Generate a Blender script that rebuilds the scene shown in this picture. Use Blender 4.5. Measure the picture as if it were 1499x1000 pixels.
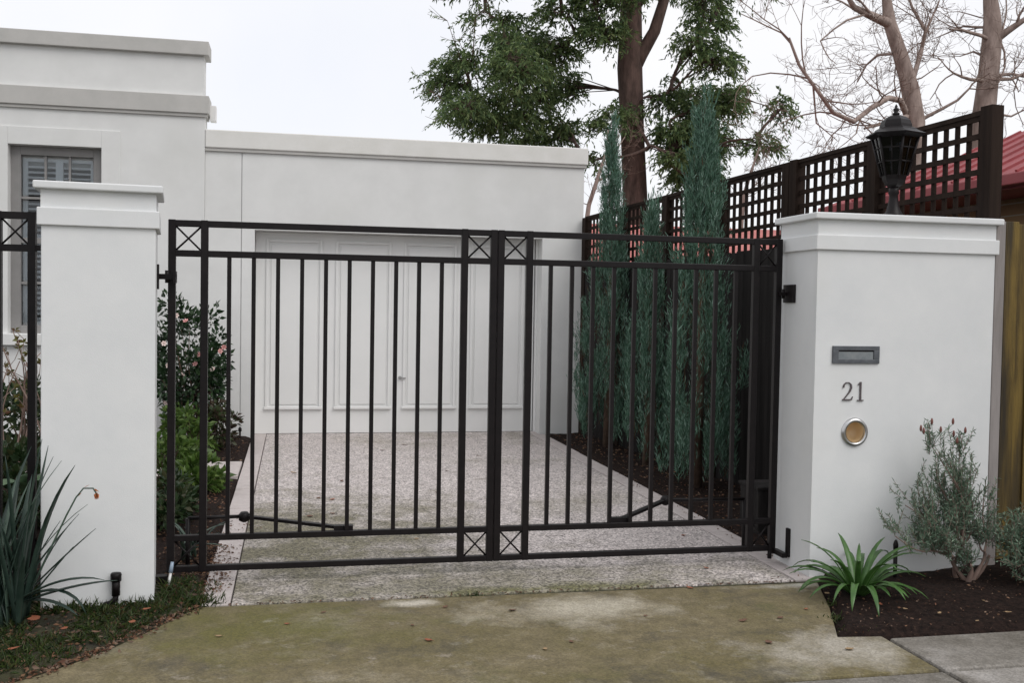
import bpy, math, random
import numpy as np
from mathutils import Vector, Matrix
random.seed(7); rng = np.random.default_rng(7)
for o in list(bpy.data.objects): bpy.data.objects.remove(o)
S = bpy.context.scene; COL = S.collection

# ------------------------------------------------------------------ camera
FL, YAW, PIT, ROL = 1493.47, 0.210936, 0.034065, 0.01687
CAM = np.array([0, 0, 1.6])
_f = np.array([math.sin(YAW)*math.cos(PIT), math.cos(YAW)*math.cos(PIT), -math.sin(PIT)])
_r0 = np.array([math.cos(YAW), -math.sin(YAW), 0]); _u0 = np.cross(_r0, _f)
_r = math.cos(ROL)*_r0 + math.sin(ROL)*_u0; _u = -math.sin(ROL)*_r0 + math.cos(ROL)*_u0
def at(x, y, Y):                      # survey helper: photo point -> place at depth Y
    d = (x-749.5)/FL*_r - (y-500)/FL*_u + _f
    return CAM + d*Y/d[1]
cd = bpy.data.cameras.new('camera'); cam = bpy.data.objects.new('camera', cd); COL.objects.link(cam)
cam.matrix_world = Matrix(((_r[0], _u[0], -_f[0], 0), (_r[1], _u[1], -_f[1], 0), (_r[2], _u[2], -_f[2], 1.6), (0, 0, 0, 1)))
cd.sensor_width = 36; cd.sensor_fit = 'HORIZONTAL'; cd.lens = FL/1499*36; cd.clip_end = 2000; cd.clip_start = 0.05
S.camera = cam
# ------------------------------------------------------------------ light: overcast
SUN_EL, SUN_AZ = math.radians(48), math.radians(142)      # azimuth from +Y towards +X
w = bpy.data.worlds.new('World'); S.world = w; w.use_nodes = True
nt = w.node_tree; nt.nodes.clear()
out = nt.nodes.new('ShaderNodeOutputWorld'); mixs = nt.nodes.new('ShaderNodeMixShader')
b1 = nt.nodes.new('ShaderNodeBackground'); b2 = nt.nodes.new('ShaderNodeBackground')
sky = nt.nodes.new('ShaderNodeTexSky'); sky.sky_type = 'NISHITA'; sky.sun_disc = False
sky.sun_elevation = SUN_EL; sky.sun_rotation = SUN_AZ
nt.links.new(sky.outputs[0], b1.inputs[0]); b1.inputs[1].default_value = 0.12
tc = nt.nodes.new('ShaderNodeTexCoord'); cn = nt.nodes.new('ShaderNodeTexNoise'); cn.inputs['Scale'].default_value = 2.2
cn.inputs['Detail'].default_value = 5; cr = nt.nodes.new('ShaderNodeValToRGB')
cr.color_ramp.elements[0].position = .3; cr.color_ramp.elements[0].color = (.88, .895, .95, 1)
cr.color_ramp.elements[1].position = .65; cr.color_ramp.elements[1].color = (1, .985, .985, 1)
nt.links.new(tc.outputs['Generated'], cn.inputs['Vector']); nt.links.new(cn.outputs[0], cr.inputs[0]); nt.links.new(cr.outputs[0], b2.inputs[0])
b2.inputs[1].default_value = 1.09
mixs.inputs[0].default_value = .9
nt.links.new(b1.outputs[0], mixs.inputs[1]); nt.links.new(b2.outputs[0], mixs.inputs[2]); nt.links.new(mixs.outputs[0], out.inputs[0])
sd = bpy.data.lights.new('sun', 'SUN'); sun = bpy.data.objects.new('sun', sd); COL.objects.link(sun)
sd.energy = 1.4; sd.angle = math.radians(40); sd.color = (1, .97, .93)
dv = Vector((math.sin(SUN_AZ)*math.cos(SUN_EL), math.cos(SUN_AZ)*math.cos(SUN_EL), math.sin(SUN_EL)))
sun.rotation_euler = dv.to_track_quat('Z', 'Y').to_euler(); sun.location = (3, -4, 8)
S.view_settings.view_transform = 'Standard'; S.view_settings.look = 'None'
S.view_settings.exposure = 0.0; S.view_settings.gamma = 1

# ------------------------------------------------------------------ helpers
def thing(name, label, cat, loc=(0, 0, 0), group=None):
    o = bpy.data.objects.new(name, None); COL.objects.link(o); o.location = loc; o.empty_display_size = .1
    tag(o, label, cat, group); return o
def tag(o, label=None, cat=None, group=None, kind=None):
    if label: o['label'] = label
    if cat: o['category'] = cat
    if group: o['group'] = group
    if kind: o['kind'] = kind
    return o
def wloc(o):
    v = np.zeros(3)
    while o: v += np.array(o.location); o = o.parent
    return v
def link(name, me, parent=None, loc=None, mat=None):
    o = bpy.data.objects.new(name, me); COL.objects.link(o)
    if parent: o.parent = parent
    if loc is not None: o.location = loc
    return o
class MB:
    def __init__(s): s.v = []; s.f = []; s.sm = []
    def add(s, vs, fs, smooth=False):
        n = len(s.v); s.v += [tuple(map(float, p)) for p in vs]; s.f += [tuple(n+i for i in f) for f in fs]; s.sm += [smooth]*len(fs)
    def box(s, x0, x1, y0, y1, z0, z1):
        s.add([(x0, y0, z0), (x1, y0, z0), (x1, y1, z0), (x0, y1, z0), (x0, y0, z1), (x1, y0, z1), (x1, y1, z1), (x0, y1, z1)],
              [(0, 3, 2, 1), (4, 5, 6, 7), (0, 1, 5, 4), (1, 2, 6, 5), (2, 3, 7, 6), (3, 0, 4, 7)]); return s
    def obox(s, a, b, wd, ht, up=(0, 0, 1)):         # bar from a to b
        a = np.array(a, float); b = np.array(b, float); d = (b-a)/np.linalg.norm(b-a)
        sx = np.cross(d, up)
        if np.linalg.norm(sx) < 1e-6: sx = np.array([1., 0, 0])
        sx /= np.linalg.norm(sx); uz = np.cross(sx, d); p = []
        for c in (a, b):
            for i, j in ((-1, -1), (1, -1), (1, 1), (-1, 1)): p.append(c + sx*wd/2*i + uz*ht/2*j)
        s.add(p, [(0, 1, 2, 3), (7, 6, 5, 4), (0, 4, 5, 1), (1, 5, 6, 2), (2, 6, 7, 3), (3, 7, 4, 0)]); return s
    def tube(s, path, rad, n=8, cap=True):
        path = [np.array(p, float) for p in path]; m = len(path)
        if not hasattr(rad, '__len__'): rad = [rad]*m
        ref = np.array([.31, .2, .93]); vs = []; u = None
        for i, p in enumerate(path):
            d = path[min(i+1, m-1)] - path[max(i-1, 0)]; d /= (np.linalg.norm(d)+1e-9)
            if u is None:
                u = np.cross(d, ref)
                if np.linalg.norm(u) < .1: u = np.cross(d, (1, 0, 0))
            u = u - d*(u@d); u /= np.linalg.norm(u)+1e-9; v = np.cross(d, u)
            for k in range(n):
                a = 2*math.pi*k/n; vs.append(p + rad[i]*(math.cos(a)*u + math.sin(a)*v))
        fs = [(i*n+k, i*n+(k+1) % n, (i+1)*n+(k+1) % n, (i+1)*n+k) for i in range(m-1) for k in range(n)]
        s.add(vs, fs, True)
        if cap:
            b = len(s.v)-m*n; s.f += [tuple(b+k for k in range(n))[::-1], tuple(b+(m-1)*n+k for k in range(n))]; s.sm += [False, False]
        return s
    def lathe(s, c, prof, n=16, smooth=True, rot=0, cap=True):
        vs = []
        for (r, z) in prof:
            for k in range(n):
                a = 2*math.pi*k/n+rot; vs.append((c[0]+r*math.cos(a), c[1]+r*math.sin(a), c[2]+z))
        m = len(prof)
        fs = [(i*n+k, i*n+(k+1) % n, (i+1)*n+(k+1) % n, (i+1)*n+k) for i in range(m-1) for k in range(n)]
        s.add(vs, fs, smooth)
        if cap:
            b = len(s.v)-m*n; s.f += [tuple(b+k for k in range(n))[::-1], tuple(b+(m-1)*n+k for k in range(n))]; s.sm += [False, False]
        return s
    def mesh(s, name, mat, off=(0, 0, 0)):
        me = bpy.data.meshes.new(name)
        me.from_pydata([(a-off[0], b-off[1], c-off[2]) for a, b, c in s.v], [], s.f); me.update()
        me.polygons.foreach_set('use_smooth', s.sm); me.materials.append(mat); return me
    def build(s, name, mat, parent=None, bevel=0, seg=2):
        o = link(name, s.mesh(name, mat, wloc(parent) if parent else (0, 0, 0)), parent)
        if bevel:
            m = o.modifiers.new('bevel', 'BEVEL'); m.width = bevel; m.segments = seg; m.limit_method = 'ANGLE'; m.angle_limit = .7
        return o
def box(name, mat, parent, *a, bevel=0): return MB().box(*a).build(name, mat, parent, bevel)
def norm(a): return a/(np.linalg.norm(a, axis=-1, keepdims=True)+1e-9)
class Leaves:                                      # many small leaves: base, two sides, tip (folded rhombus)
    def __init__(s): s.v = []
    def add(s, P, D, L, W, droop=0, fold=.25, mid=.45):
        P = np.asarray(P, float); D = norm(np.asarray(D, float)); n = len(P)
        L = np.broadcast_to(L, (n,))[:, None]; W = np.broadcast_to(W, (n,))[:, None]
        Nn = norm(rng.normal(size=(n, 3)) + np.array([0, 0, .8])); sd_ = norm(np.cross(D, Nn)); Nn = np.cross(sd_, D)
        tip = P + D*L; tip[:, 2:] -= droop*L
        m = P + D*L*mid
        s.v.append(np.stack([P, m + sd_*W/2 + Nn*W*fold, tip, m - sd_*W/2 + Nn*W*fold], 1))
    def build(s, name, mat, parent=None, kind=None):
        V = np.concatenate(s.v); n = len(V); V = V.reshape(-1, 3) - (wloc(parent) if parent else 0)
        me = bpy.data.meshes.new(name); me.vertices.add(4*n); me.vertices.foreach_set('co', V.ravel())
        b = np.arange(n)[:, None]*4; F = np.concatenate([b+[0, 2, 1], b+[0, 3, 2]], 1).ravel().astype(np.int32)
        me.loops.add(6*n); me.loops.foreach_set('vertex_index', F); me.polygons.add(2*n)
        me.polygons.foreach_set('loop_start', np.arange(0, 6*n, 3, dtype=np.int32)); me.polygons.foreach_set('loop_total', np.full(2*n, 3, np.int32))
        me.update(calc_edges=True); me.materials.append(mat); o = link(name, me, parent)
        if kind: o['kind'] = kind
        return o
# ------------------------------------------------------------------ materials
def mat(name, c1, c2=None, scale=5, rough=.7, bump=0, bscale=60, metal=0, spec=.5, ramp=(.35, .65), det=6, c3=None, sc3=1.2, r3=(.5, .7), stretch=None, coat=0):
    m = bpy.data.materials.new(name); m.use_nodes = True; t = m.node_tree; N = t.nodes; P = N['Principled BSDF']; Lk = t.links.new
    P.inputs['Roughness'].default_value = rough; P.inputs['Metallic'].default_value = metal; P.inputs['Specular IOR Level'].default_value = spec
    P.inputs['Coat Weight'].default_value = coat
    tcn = N.new('ShaderNodeTexCoord'); mp = N.new('ShaderNodeMapping'); Lk(tcn.outputs['Object'], mp.inputs[0])
    if stretch: mp.inputs['Scale'].default_value = stretch
    if c2:
        n = N.new('ShaderNodeTexNoise'); n.inputs['Scale'].default_value = scale; n.inputs['Detail'].default_value = det; n.inputs['Roughness'].default_value = .65
        Lk(mp.outputs[0], n.inputs['Vector']); r = N.new('ShaderNodeValToRGB')
        r.color_ramp.elements[0].position, r.color_ramp.elements[1].position = ramp
        r.color_ramp.elements[0].color = (*c1, 1); r.color_ramp.elements[1].color = (*c2, 1); Lk(n.outputs[0], r.inputs[0]); col = r.outputs[0]
        if c3:
            n3 = N.new('ShaderNodeTexNoise'); n3.inputs['Scale'].default_value = sc3; n3.inputs['Detail'].default_value = 5; Lk(mp.outputs[0], n3.inputs['Vector'])
            r3n = N.new('ShaderNodeMapRange'); r3n.inputs[1].default_value, r3n.inputs[2].default_value = r3; Lk(n3.outputs[0], r3n.inputs[0])
            mx = N.new('ShaderNodeMix'); mx.data_type = 'RGBA'; Lk(r3n.outputs[0], mx.inputs[0]); Lk(col, mx.inputs[6]); mx.inputs[7].default_value = (*c3, 1); col = mx.outputs[2]
        Lk(col, P.inputs['Base Color'])
    else: P.inputs['Base Color'].default_value = (*c1, 1)
    if bump:
        bn = N.new('ShaderNodeTexNoise'); bn.inputs['Scale'].default_value = bscale; bn.inputs['Detail'].default_value = 4
        Lk(mp.outputs[0], bn.inputs['Vector']); bp = N.new('ShaderNodeBump'); bp.inputs['Strength'].default_value = bump; bp.inputs['Distance'].default_value = .01
        Lk(bn.outputs[0], bp.inputs['Height']); Lk(bp.outputs[0], P.inputs['Normal'])
    return m
def leafmat(name, cols, rough=.45, trans=.25, spec=.4):
    m = bpy.data.materials.new(name); m.use_nodes = True; t = m.node_tree; N = t.nodes; P = N['Principled BSDF']; Lk = t.links.new
    g = N.new('ShaderNodeNewGeometry'); r = N.new('ShaderNodeValToRGB'); e = r.color_ramp.elements
    for i, c in enumerate(cols):
        p = i/(len(cols)-1)
        q = e[i] if i < 2 else e.new(p)
        q.position = p; q.color = (*c, 1)
    for i, c in enumerate(cols): e[i].position = i/(len(cols)-1); e[i].color = (*c, 1)
    Lk(g.outputs['Random Per Island'], r.inputs[0]); Lk(r.outputs[0], P.inputs['Base Color'])
    P.inputs['Roughness'].default_value = rough; P.inputs['Specular IOR Level'].default_value = spec
    if trans:
        tr = N.new('ShaderNodeBsdfTranslucent'); Lk(r.outputs[0], tr.inputs[0]); mx = N.new('ShaderNodeMixShader'); mx.inputs[0].default_value = trans
        Lk(P.outputs[0], mx.inputs[1]); Lk(tr.outputs[0], mx.inputs[2]); Lk(mx.outputs[0], N['Material Output'].inputs[0])
    return m
def concrete(name, cols, big, speck=0, vs=160, rough=.75, pts=(), bump=.25):
    """cols: dark,light; big: (colour, lo, hi, scale) list of stain layers; speck: aggregate contrast"""
    m = bpy.data.materials.new(name); m.use_nodes = True; t = m.node_tree; N = t.nodes; P = N['Principled BSDF']; Lk = t.links.new
    tcn = N.new('ShaderNodeTexCoord'); vec = tcn.outputs['Object']
    n = N.new('ShaderNodeTexNoise'); n.inputs['Scale'].default_value = 9; n.inputs['Detail'].default_value = 8; n.inputs['Roughness'].default_value = .75; Lk(vec, n.inputs['Vector'])
    r = N.new('ShaderNodeValToRGB'); r.color_ramp.elements[0].position = .3; r.color_ramp.elements[1].position = .7
    r.color_ramp.elements[0].color = (*cols[0], 1); r.color_ramp.elements[1].color = (*cols[1], 1); Lk(n.outputs[0], r.inputs[0]); col = r.outputs[0]
    for k, (c, lo, hi, sc, off) in enumerate(big):
        mp = N.new('ShaderNodeMapping'); mp.inputs['Location'].default_value = (off, off*.7, 0); Lk(vec, mp.inputs[0])
        n3 = N.new('ShaderNodeTexNoise'); n3.inputs['Scale'].default_value = sc; n3.inputs['Detail'].default_value = 7; n3.inputs['Roughness'].default_value = .72; n3.inputs['Distortion'].default_value = .1
        Lk(mp.outputs[0], n3.inputs['Vector']); mr = N.new('ShaderNodeMapRange'); mr.inputs[1].default_value = lo; mr.inputs[2].default_value = hi; Lk(n3.outputs[0], mr.inputs[0])
        mx = N.new('ShaderNodeMix'); mx.data_type = 'RGBA'; Lk(mr.outputs[0], mx.inputs[0]); Lk(col, mx.inputs[6]); mx.inputs[7].default_value = (*c, 1); col = mx.outputs[2]
    for (c, px_, py_, rx_, ry_, amt, off) in pts:
        mp = N.new('ShaderNodeMapping'); mp.vector_type = 'TEXTURE'; mp.inputs['Location'].default_value = (px_, py_, 0); mp.inputs['Scale'].default_value = (rx_, ry_, 1); Lk(vec, mp.inputs[0])
        gr_ = N.new('ShaderNodeTexGradient'); gr_.gradient_type = 'SPHERICAL'; Lk(mp.outputs[0], gr_.inputs[0])
        n4 = N.new('ShaderNodeTexNoise'); n4.inputs['Scale'].default_value = 2.6+off*.2; n4.inputs['Detail'].default_value = 8; n4.inputs['Roughness'].default_value = .7; Lk(vec, n4.inputs['Vector'])
        a1 = N.new('ShaderNodeMath'); a1.operation = 'MULTIPLY_ADD'; Lk(n4.outputs[0], a1.inputs[0]); a1.inputs[1].default_value = 2.2; Lk(gr_.outputs['Fac'], a1.inputs[2]); n4.inputs['Distortion'].default_value = .15
        mr = N.new('ShaderNodeMapRange'); mr.inputs[1].default_value = 1.35; mr.inputs[2].default_value = 2.0; mr.inputs[4].default_value = amt; Lk(a1.outputs[0], mr.inputs[0])
        mx = N.new('ShaderNodeMix'); mx.data_type = 'RGBA'; Lk(mr.outputs[0], mx.inputs[0]); Lk(col, mx.inputs[6]); mx.inputs[7].default_value = (*c, 1); col = mx.outputs[2]
    hgt = None
    if speck:
        v = N.new('ShaderNodeTexVoronoi'); v.inputs['Scale'].default_value = vs; Lk(vec, v.inputs['Vector'])
        sp = N.new('ShaderNodeSeparateColor'); Lk(v.outputs['Color'], sp.inputs[0]); mr = N.new('ShaderNodeMapRange'); mr.inputs[3].default_value = 1-speck; mr.inputs[4].default_value = 1+speck
        Lk(sp.outputs[0], mr.inputs[0]); mu = N.new('ShaderNodeMix'); mu.data_type = 'RGBA'; mu.blend_type = 'MULTIPLY'; mu.inputs[0].default_value = 1
        Lk(col, mu.inputs[6]); cc = N.new('ShaderNodeCombineColor'); [Lk(mr.outputs[0], cc.inputs[i]) for i in range(3)]; Lk(cc.outputs[0], mu.inputs[7]); col = mu.outputs[2]
        hgt = v.outputs['Distance']
    Lk(col, P.inputs['Base Color']); P.inputs['Roughness'].default_value = rough
    bn = N.new('ShaderNodeTexNoise'); bn.inputs['Scale'].default_value = 120; bn.inputs['Detail'].default_value = 5; Lk(vec, bn.inputs['Vector'])
    bp = N.new('ShaderNodeBump'); bp.inputs['Strength'].default_value = bump; bp.inputs['Distance'].default_value = .006
    Lk(hgt if hgt else bn.outputs[0], bp.inputs['Height']); Lk(bp.outputs[0], P.inputs['Normal'])
    return m
M_RENDER = mat('white_render', (.66, .665, .655), (.715, .72, .71), 2.2, .85, .10, 170, c3=(.60, .605, .58), sc3=.8, r3=(.55, .85))
M_RENDER2 = mat('pillar_render', (.67, .685, .69), (.72, .73, .73), 3, .85, .10, 220, c3=(.64, .65, .63), sc3=1.6, r3=(.58, .85))
M_BAND = mat('grey_band_render', (.44, .435, .415), (.50, .49, .47), 3, .85, .2, 140)
M_CAPG = mat('parapet_cap_render', (.66, .655, .62), (.72, .715, .69), 3, .85, .2, 140)
M_DOOR = mat('white_door_paint', (.74, .745, .735), (.78, .78, .77), 1.5, .45, .04, 40)
M_IRON = mat('black_iron', (.006, .0045, .005), (.010, .0075, .008), 20, .42, .05, 200, spec=.22)
M_TAUPE = mat('taupe_window_paint', (.22, .215, .21), (.26, .25, .245), 4, .5)
M_WHITE = mat('white_shutter_paint', (.75, .75, .74), rough=.45)
M_STEEL = mat('brushed_steel', (.42, .42, .42), (.55, .55, .55), 30, .3, metal=1)
M_GREYMETAL = mat('grey_metal', (.10, .108, .12), (.15, .16, .175), 30, .45, metal=.6)
M_BRONZE = mat('dark_bronze', (.12, .10, .105), rough=.45, metal=.5)
M_TAN = mat('tan_tube_lining', (.60, .43, .24), (.72, .57, .36), 8, .45)
M_STAIN = mat('dark_stained_timber', (.014, .0085, .0065), (.030, .019, .014), 12, .8, .3, 90, spec=.15, stretch=(1, 1, .15))
M_OLDWOOD = mat('weathered_dark_paling', (.012, .011, .011), (.034, .031, .030), 10, .9, .4, 80, spec=.15, stretch=(1, 1, .1))
M_RAILW = mat('weathered_grey_rail', (.10, .092, .088), (.17, .158, .15), 10, .85, .4, 80)
M_YELLOW = mat('mossy_yellow_paling', (.065, .042, .010), (.20, .132, .028), 11, .75, .6, 70, stretch=(1.6, 1.6, .14), c3=(.035, .026, .014), sc3=6, r3=(.50, .68))
M_GREYPOST = mat('grey_timber_post', (.22, .20, .19), (.33, .30, .29), 8, .85, .4, 60, stretch=(1, 1, .15))
M_BARK = mat('reddish_bark', (.055, .034, .028), (.15, .095, .078), 9, .9, .8, 30, stretch=(1, 1, .25))
M_BAREBARK = mat('pale_pink_bark', (.19, .14, .12), (.38, .30, .265), 7, .9, .5, 30, stretch=(1, 1, .35))
M_TWIG = mat('twig_bark', (.16, .105, .085), (.24, .17, .14), 7, .9)
M_STEM = mat('brown_stem', (.06, .035, .022), (.13, .085, .06), 20, .85, .4, 60)
M_REDROOF = mat('red_metal_roof', (.25, .04, .048), (.33, .065, .07), 4, .6, c3=(.21, .045, .05), sc3=2)
M_BRICK = None
M_SOIL = mat('dark_mulch', (.006, .0035, .003), (.024, .014, .011), 35, .95, 1, 60, spec=.15, c3=(.045, .028, .02), sc3=60, r3=(.62, .7))
M_VERGE = mat('mossy_soil', (.018, .014, .008), (.045, .045, .018), 14, .95, 1, 60)
M_GROUND = mat('ground_soil', (.03, .028, .018), (.06, .06, .03), 1.5, .95)
M_APRON = concrete('mossy_concrete', ((.100, .080, .040), (.205, .168, .092)), [((.115, .095, .034), .44, .66, .9, 3), ((.26, .228, .165), .54, .72, 1.3, 11), ((.060, .052, .036), .52, .72, 2.3, 23), ((.105, .10, .035), .55, .78, 2.6, 31), ((.30, .26, .21), .60, .74, 4.5, 47)], .22, 110,
    pts=[((.44, .40, .32), 1.45, 5.18, .75, .42, .8, 1), ((.48, .44, .37), .62, 5.41, .28, .11, .9, 3), ((.40, .37, .32), 2.55, 4.35, .7, .42, .75, 5), ((.105, .098, .018), -.15, 5.1, 1.1, .7, .75, 7), ((.44, .42, .36), 2.85, 5.43, .4, .10, .95, 2)])
M_FOOT = concrete('grey_footpath_concrete', ((.14, .128, .108), (.23, .212, .188)), [((.075, .064, .047), .44, .66, 1.3, 5), ((.34, .32, .30), .54, .75, 1.7, 19)], .22, 110)
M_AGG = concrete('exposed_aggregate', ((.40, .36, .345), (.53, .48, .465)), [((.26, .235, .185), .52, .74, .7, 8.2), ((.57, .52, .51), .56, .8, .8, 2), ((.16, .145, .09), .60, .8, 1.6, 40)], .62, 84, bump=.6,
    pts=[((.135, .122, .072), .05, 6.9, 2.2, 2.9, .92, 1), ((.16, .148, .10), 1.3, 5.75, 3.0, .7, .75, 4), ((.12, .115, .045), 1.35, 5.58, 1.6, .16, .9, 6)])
M_PAVER = concrete('pale_paver', ((.42, .37, .36), (.56, .51, .49)), [((.25, .22, .19), .6, .8, 3, 4)], .08, 200)
M_JOINT = mat('joint_dirt', (.02, .016, .01), (.05, .05, .02), 20, .95)
def glass(name, tint, refl=.06):
    m = bpy.data.materials.new(name); m.use_nodes = True; t = m.node_tree; N = t.nodes; N.remove(N['Principled BSDF']); tr = N.new('ShaderNodeBsdfTransparent'); tr.inputs[0].default_value = (*tint, 1)
    gl_ = N.new('ShaderNodeBsdfGlossy'); gl_.inputs['Roughness'].default_value = .03; fr = N.new('ShaderNodeFresnel'); fr.inputs[0].default_value = 1.5; mx = N.new('ShaderNodeMixShader')
    t.links.new(fr.outputs[0], mx.inputs[0]); t.links.new(tr.outputs[0], mx.inputs[1]); t.links.new(gl_.outputs[0], mx.inputs[2]); t.links.new(mx.outputs[0], N['Material Output'].inputs[0])
    return m
M_PANE = glass('window_glass', (.9, .93, .95)); M_LAMPGLASS = glass('smoked_lamp_glass', (.30, .31, .33))
def brickmat():
    m = bpy.data.materials.new('tan_brickwork'); m.use_nodes = True; t = m.node_tree; N = t.nodes; P = N['Principled BSDF']
    tcn = N.new('ShaderNodeTexCoord'); mp = N.new('ShaderNodeMapping'); mp.inputs['Rotation'].default_value = (math.radians(90), 0, math.radians(90)); t.links.new(tcn.outputs['Object'], mp.inputs[0])
    b = N.new('ShaderNodeTexBrick'); b.inputs['Scale'].default_value = 4.3; b.inputs['Color1'].default_value = (.30, .19, .10, 1); b.inputs['Color2'].default_value = (.24, .14, .075, 1); b.inputs['Mortar'].default_value = (.33, .29, .23, 1)
    b.inputs['Mortar Size'].default_value = .03; t.links.new(mp.outputs[0], b.inputs[0]); t.links.new(b.outputs[0], P.inputs['Base Color']); P.inputs['Roughness'].default_value = .9
    return m
M_BRICK = brickmat()

# ------------------------------------------------------------------ ground, slabs
def poly_prism(pts, z0, z1):
    n = len(pts); mb = MB(); mb.add([(x, y, z0) for x, y in pts]+[(x, y, z1) for x, y in pts],
        [tuple(range(n))[::-1], tuple(range(n, 2*n))]+[(i, (i+1) % n, n+(i+1) % n, n+i) for i in range(n)]); return mb
g = MB(); g.add([(-300, -100, -.07), (300, -100, -.07), (300, 500, -.07), (-300, 500, -.07)], [(0, 1, 2, 3)]); tag(g.build('ground', M_GROUND), kind='structure')
AP = [(-.475, 5.515), (-.56, 5.36), (-.66, 5.17), (-.80, 4.93), (-.92, 4.76), (-1.06, 4.60), (-1.30, 4.40), (-1.7, 4.15), (-2.1, 4.03), (2.86, 4.03), (2.865, 4.505), (2.64, 4.53), (2.72, 4.70), (2.86, 5.0), (2.98, 5.3), (3.05, 5.475)]
tag(poly_prism(AP[::-1] if False else AP, -.09, 0).build('apron', M_APRON, bevel=.012), kind='structure')
fp = tag(link('footpath', MB().box(-6, 9, 1.0, 4.02, -.12, -.06).mesh('footpath', M_JOINT)), kind='structure')
for (x0, x1, y0, y1) in ((2.885, 5.2, 4.03, 4.475), (5.22, 8.5, 4.03, 4.45), (-2.0, 0.4, 1.2, 4.01), (.415, 2.86, 1.2, 4.01), (2.885, 5.2, 1.2, 4.01), (5.22, 8.5, 1.2, 4.01)):
    MB().box(x0, x1, y0, y1, -.08, -.001).build('slab', M_FOOT, fp, bevel=.014)
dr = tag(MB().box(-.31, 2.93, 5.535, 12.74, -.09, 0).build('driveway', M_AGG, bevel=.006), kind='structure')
for side in (-.475, 2.938):
    y = 5.535
    while y < 12.6:
        L = random.uniform(.42, .46); y1 = min(y+L, 12.44 if side < 0 else 12.44)
        if y1-y > .1: MB().box(side, side+.158, y, y1-.006, -.08, random.uniform(.001, .005)).build('paver', M_PAVER, dr, bevel=.006)
        y += L
MB().box(-.458, -.314, 12.446, 12.74, -.08, .003).build('paver', M_PAVER, dr, bevel=.004); MB().box(2.938, 3.03, 12.446, 12.74, -.08, .003).build('paver', M_PAVER, dr, bevel=.004)
tag(MB().box(-2, 3.6, 5.505, 5.545, -.085, -.012).build('joint_soil', M_JOINT), kind='structure')
path = tag(MB().box(-5, -.49, 9.58, 10.45, -.07, -.02).build('garden_path', M_JOINT), kind='structure')
for i in range(8): MB().box(-.49-.55*(i+1)+.008, -.49-.55*i, 9.58, 10.45, -.05, .012+random.uniform(0, .004)).build('slab', M_PAVER, path, bevel=.008)
def inside(poly, X, Y):
    r = np.zeros(X.shape, bool); n = len(poly)
    for i in range(n):
        (x1, y1), (x2, y2) = poly[i], poly[(i+1) % n]
        c = ((y1 > Y) != (y2 > Y)); r ^= c & (X < (x2-x1)*(Y-y1)/(y2-y1+1e-12)+x1)
    return r
HARD = [AP, [(-.475, 5.5), (3.1, 5.5), (3.1, 12.8), (-.475, 12.8)], [(2.64, 4.53), (2.87, 4.5), (9, 4.44), (9, 1), (-2.0, 1), (-2.0, 4.02), (2.6, 4.03)], [(-6, 9.58), (-.48, 9.58), (-.48, 10.45), (-6, 10.45)]]
def vnoise(X, Y, s, seed):
    r = np.random.default_rng(seed); T = r.random((64, 64)); x = X*s+100; y = Y*s+100; xi = np.floor(x).astype(int); yi = np.floor(y).astype(int); fx = x-xi; fy = y-yi
    fx = fx*fx*(3-2*fx); fy = fy*fy*(3-2*fy); g_ = lambda a, b: T[a % 64, b % 64]
    return (g_(xi, yi)*(1-fx)+g_(xi+1, yi)*fx)*(1-fy)+(g_(xi, yi+1)*(1-fx)+g_(xi+1, yi+1)*fx)*fy
def soil(X, Y):
    h = -.012+.03*vnoise(X, Y, 2.2, 1)+.016*vnoise(X, Y, 7, 2)+.016*vnoise(X, Y, 19, 3)
    near = np.zeros(X.shape, bool); ins = np.zeros(X.shape, bool)
    for p in HARD:
        ins |= inside(p, X, Y)
        for dx, dy in ((.05, 0), (-.05, 0), (0, .05), (0, -.05)): near |= inside(p, X+dx, Y+dy)
    h = np.where(near, -.012+.01*vnoise(X, Y, 19, 3), h); return np.where(ins, -.05, h)
def soilgrid(name, x0, x1, y0, y1, m, st=.03):
    nx = int((x1-x0)/st)+1; ny = int((y1-y0)/st)+1; X, Y = np.meshgrid(np.linspace(x0, x1, nx), np.linspace(y0, y1, ny)); Z = soil(X, Y)
    me = bpy.data.meshes.new(name); V = np.stack([X, Y, Z], -1).reshape(-1, 3)
    i = (np.arange(ny-1)[:, None]*nx+np.arange(nx-1)).ravel(); F = np.stack([i, i+1, i+nx+1, i+nx], 1)
    keep = ~(Z.ravel()[F] < -.045).all(1); F = F[keep]
    me.from_pydata(V.tolist(), [], F.tolist()); me.polygons.foreach_set('use_smooth', [True]*len(F)); me.materials.append(m)
    return tag(link(name, me), kind='structure')
soilgrid('grass_verge', -4, -.2, 3, 6.06, M_VERGE)
soilgrid('garden_bed', 2.5, 7.5, 4.3, 6.2, M_SOIL)
soilgrid('garden_bed', 2.95, 4.6, 6.06, 12.6, M_SOIL, .05)
soilgrid('garden_bed', -5, -.3, 6.06, 12.5, M_SOIL, .05)

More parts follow.
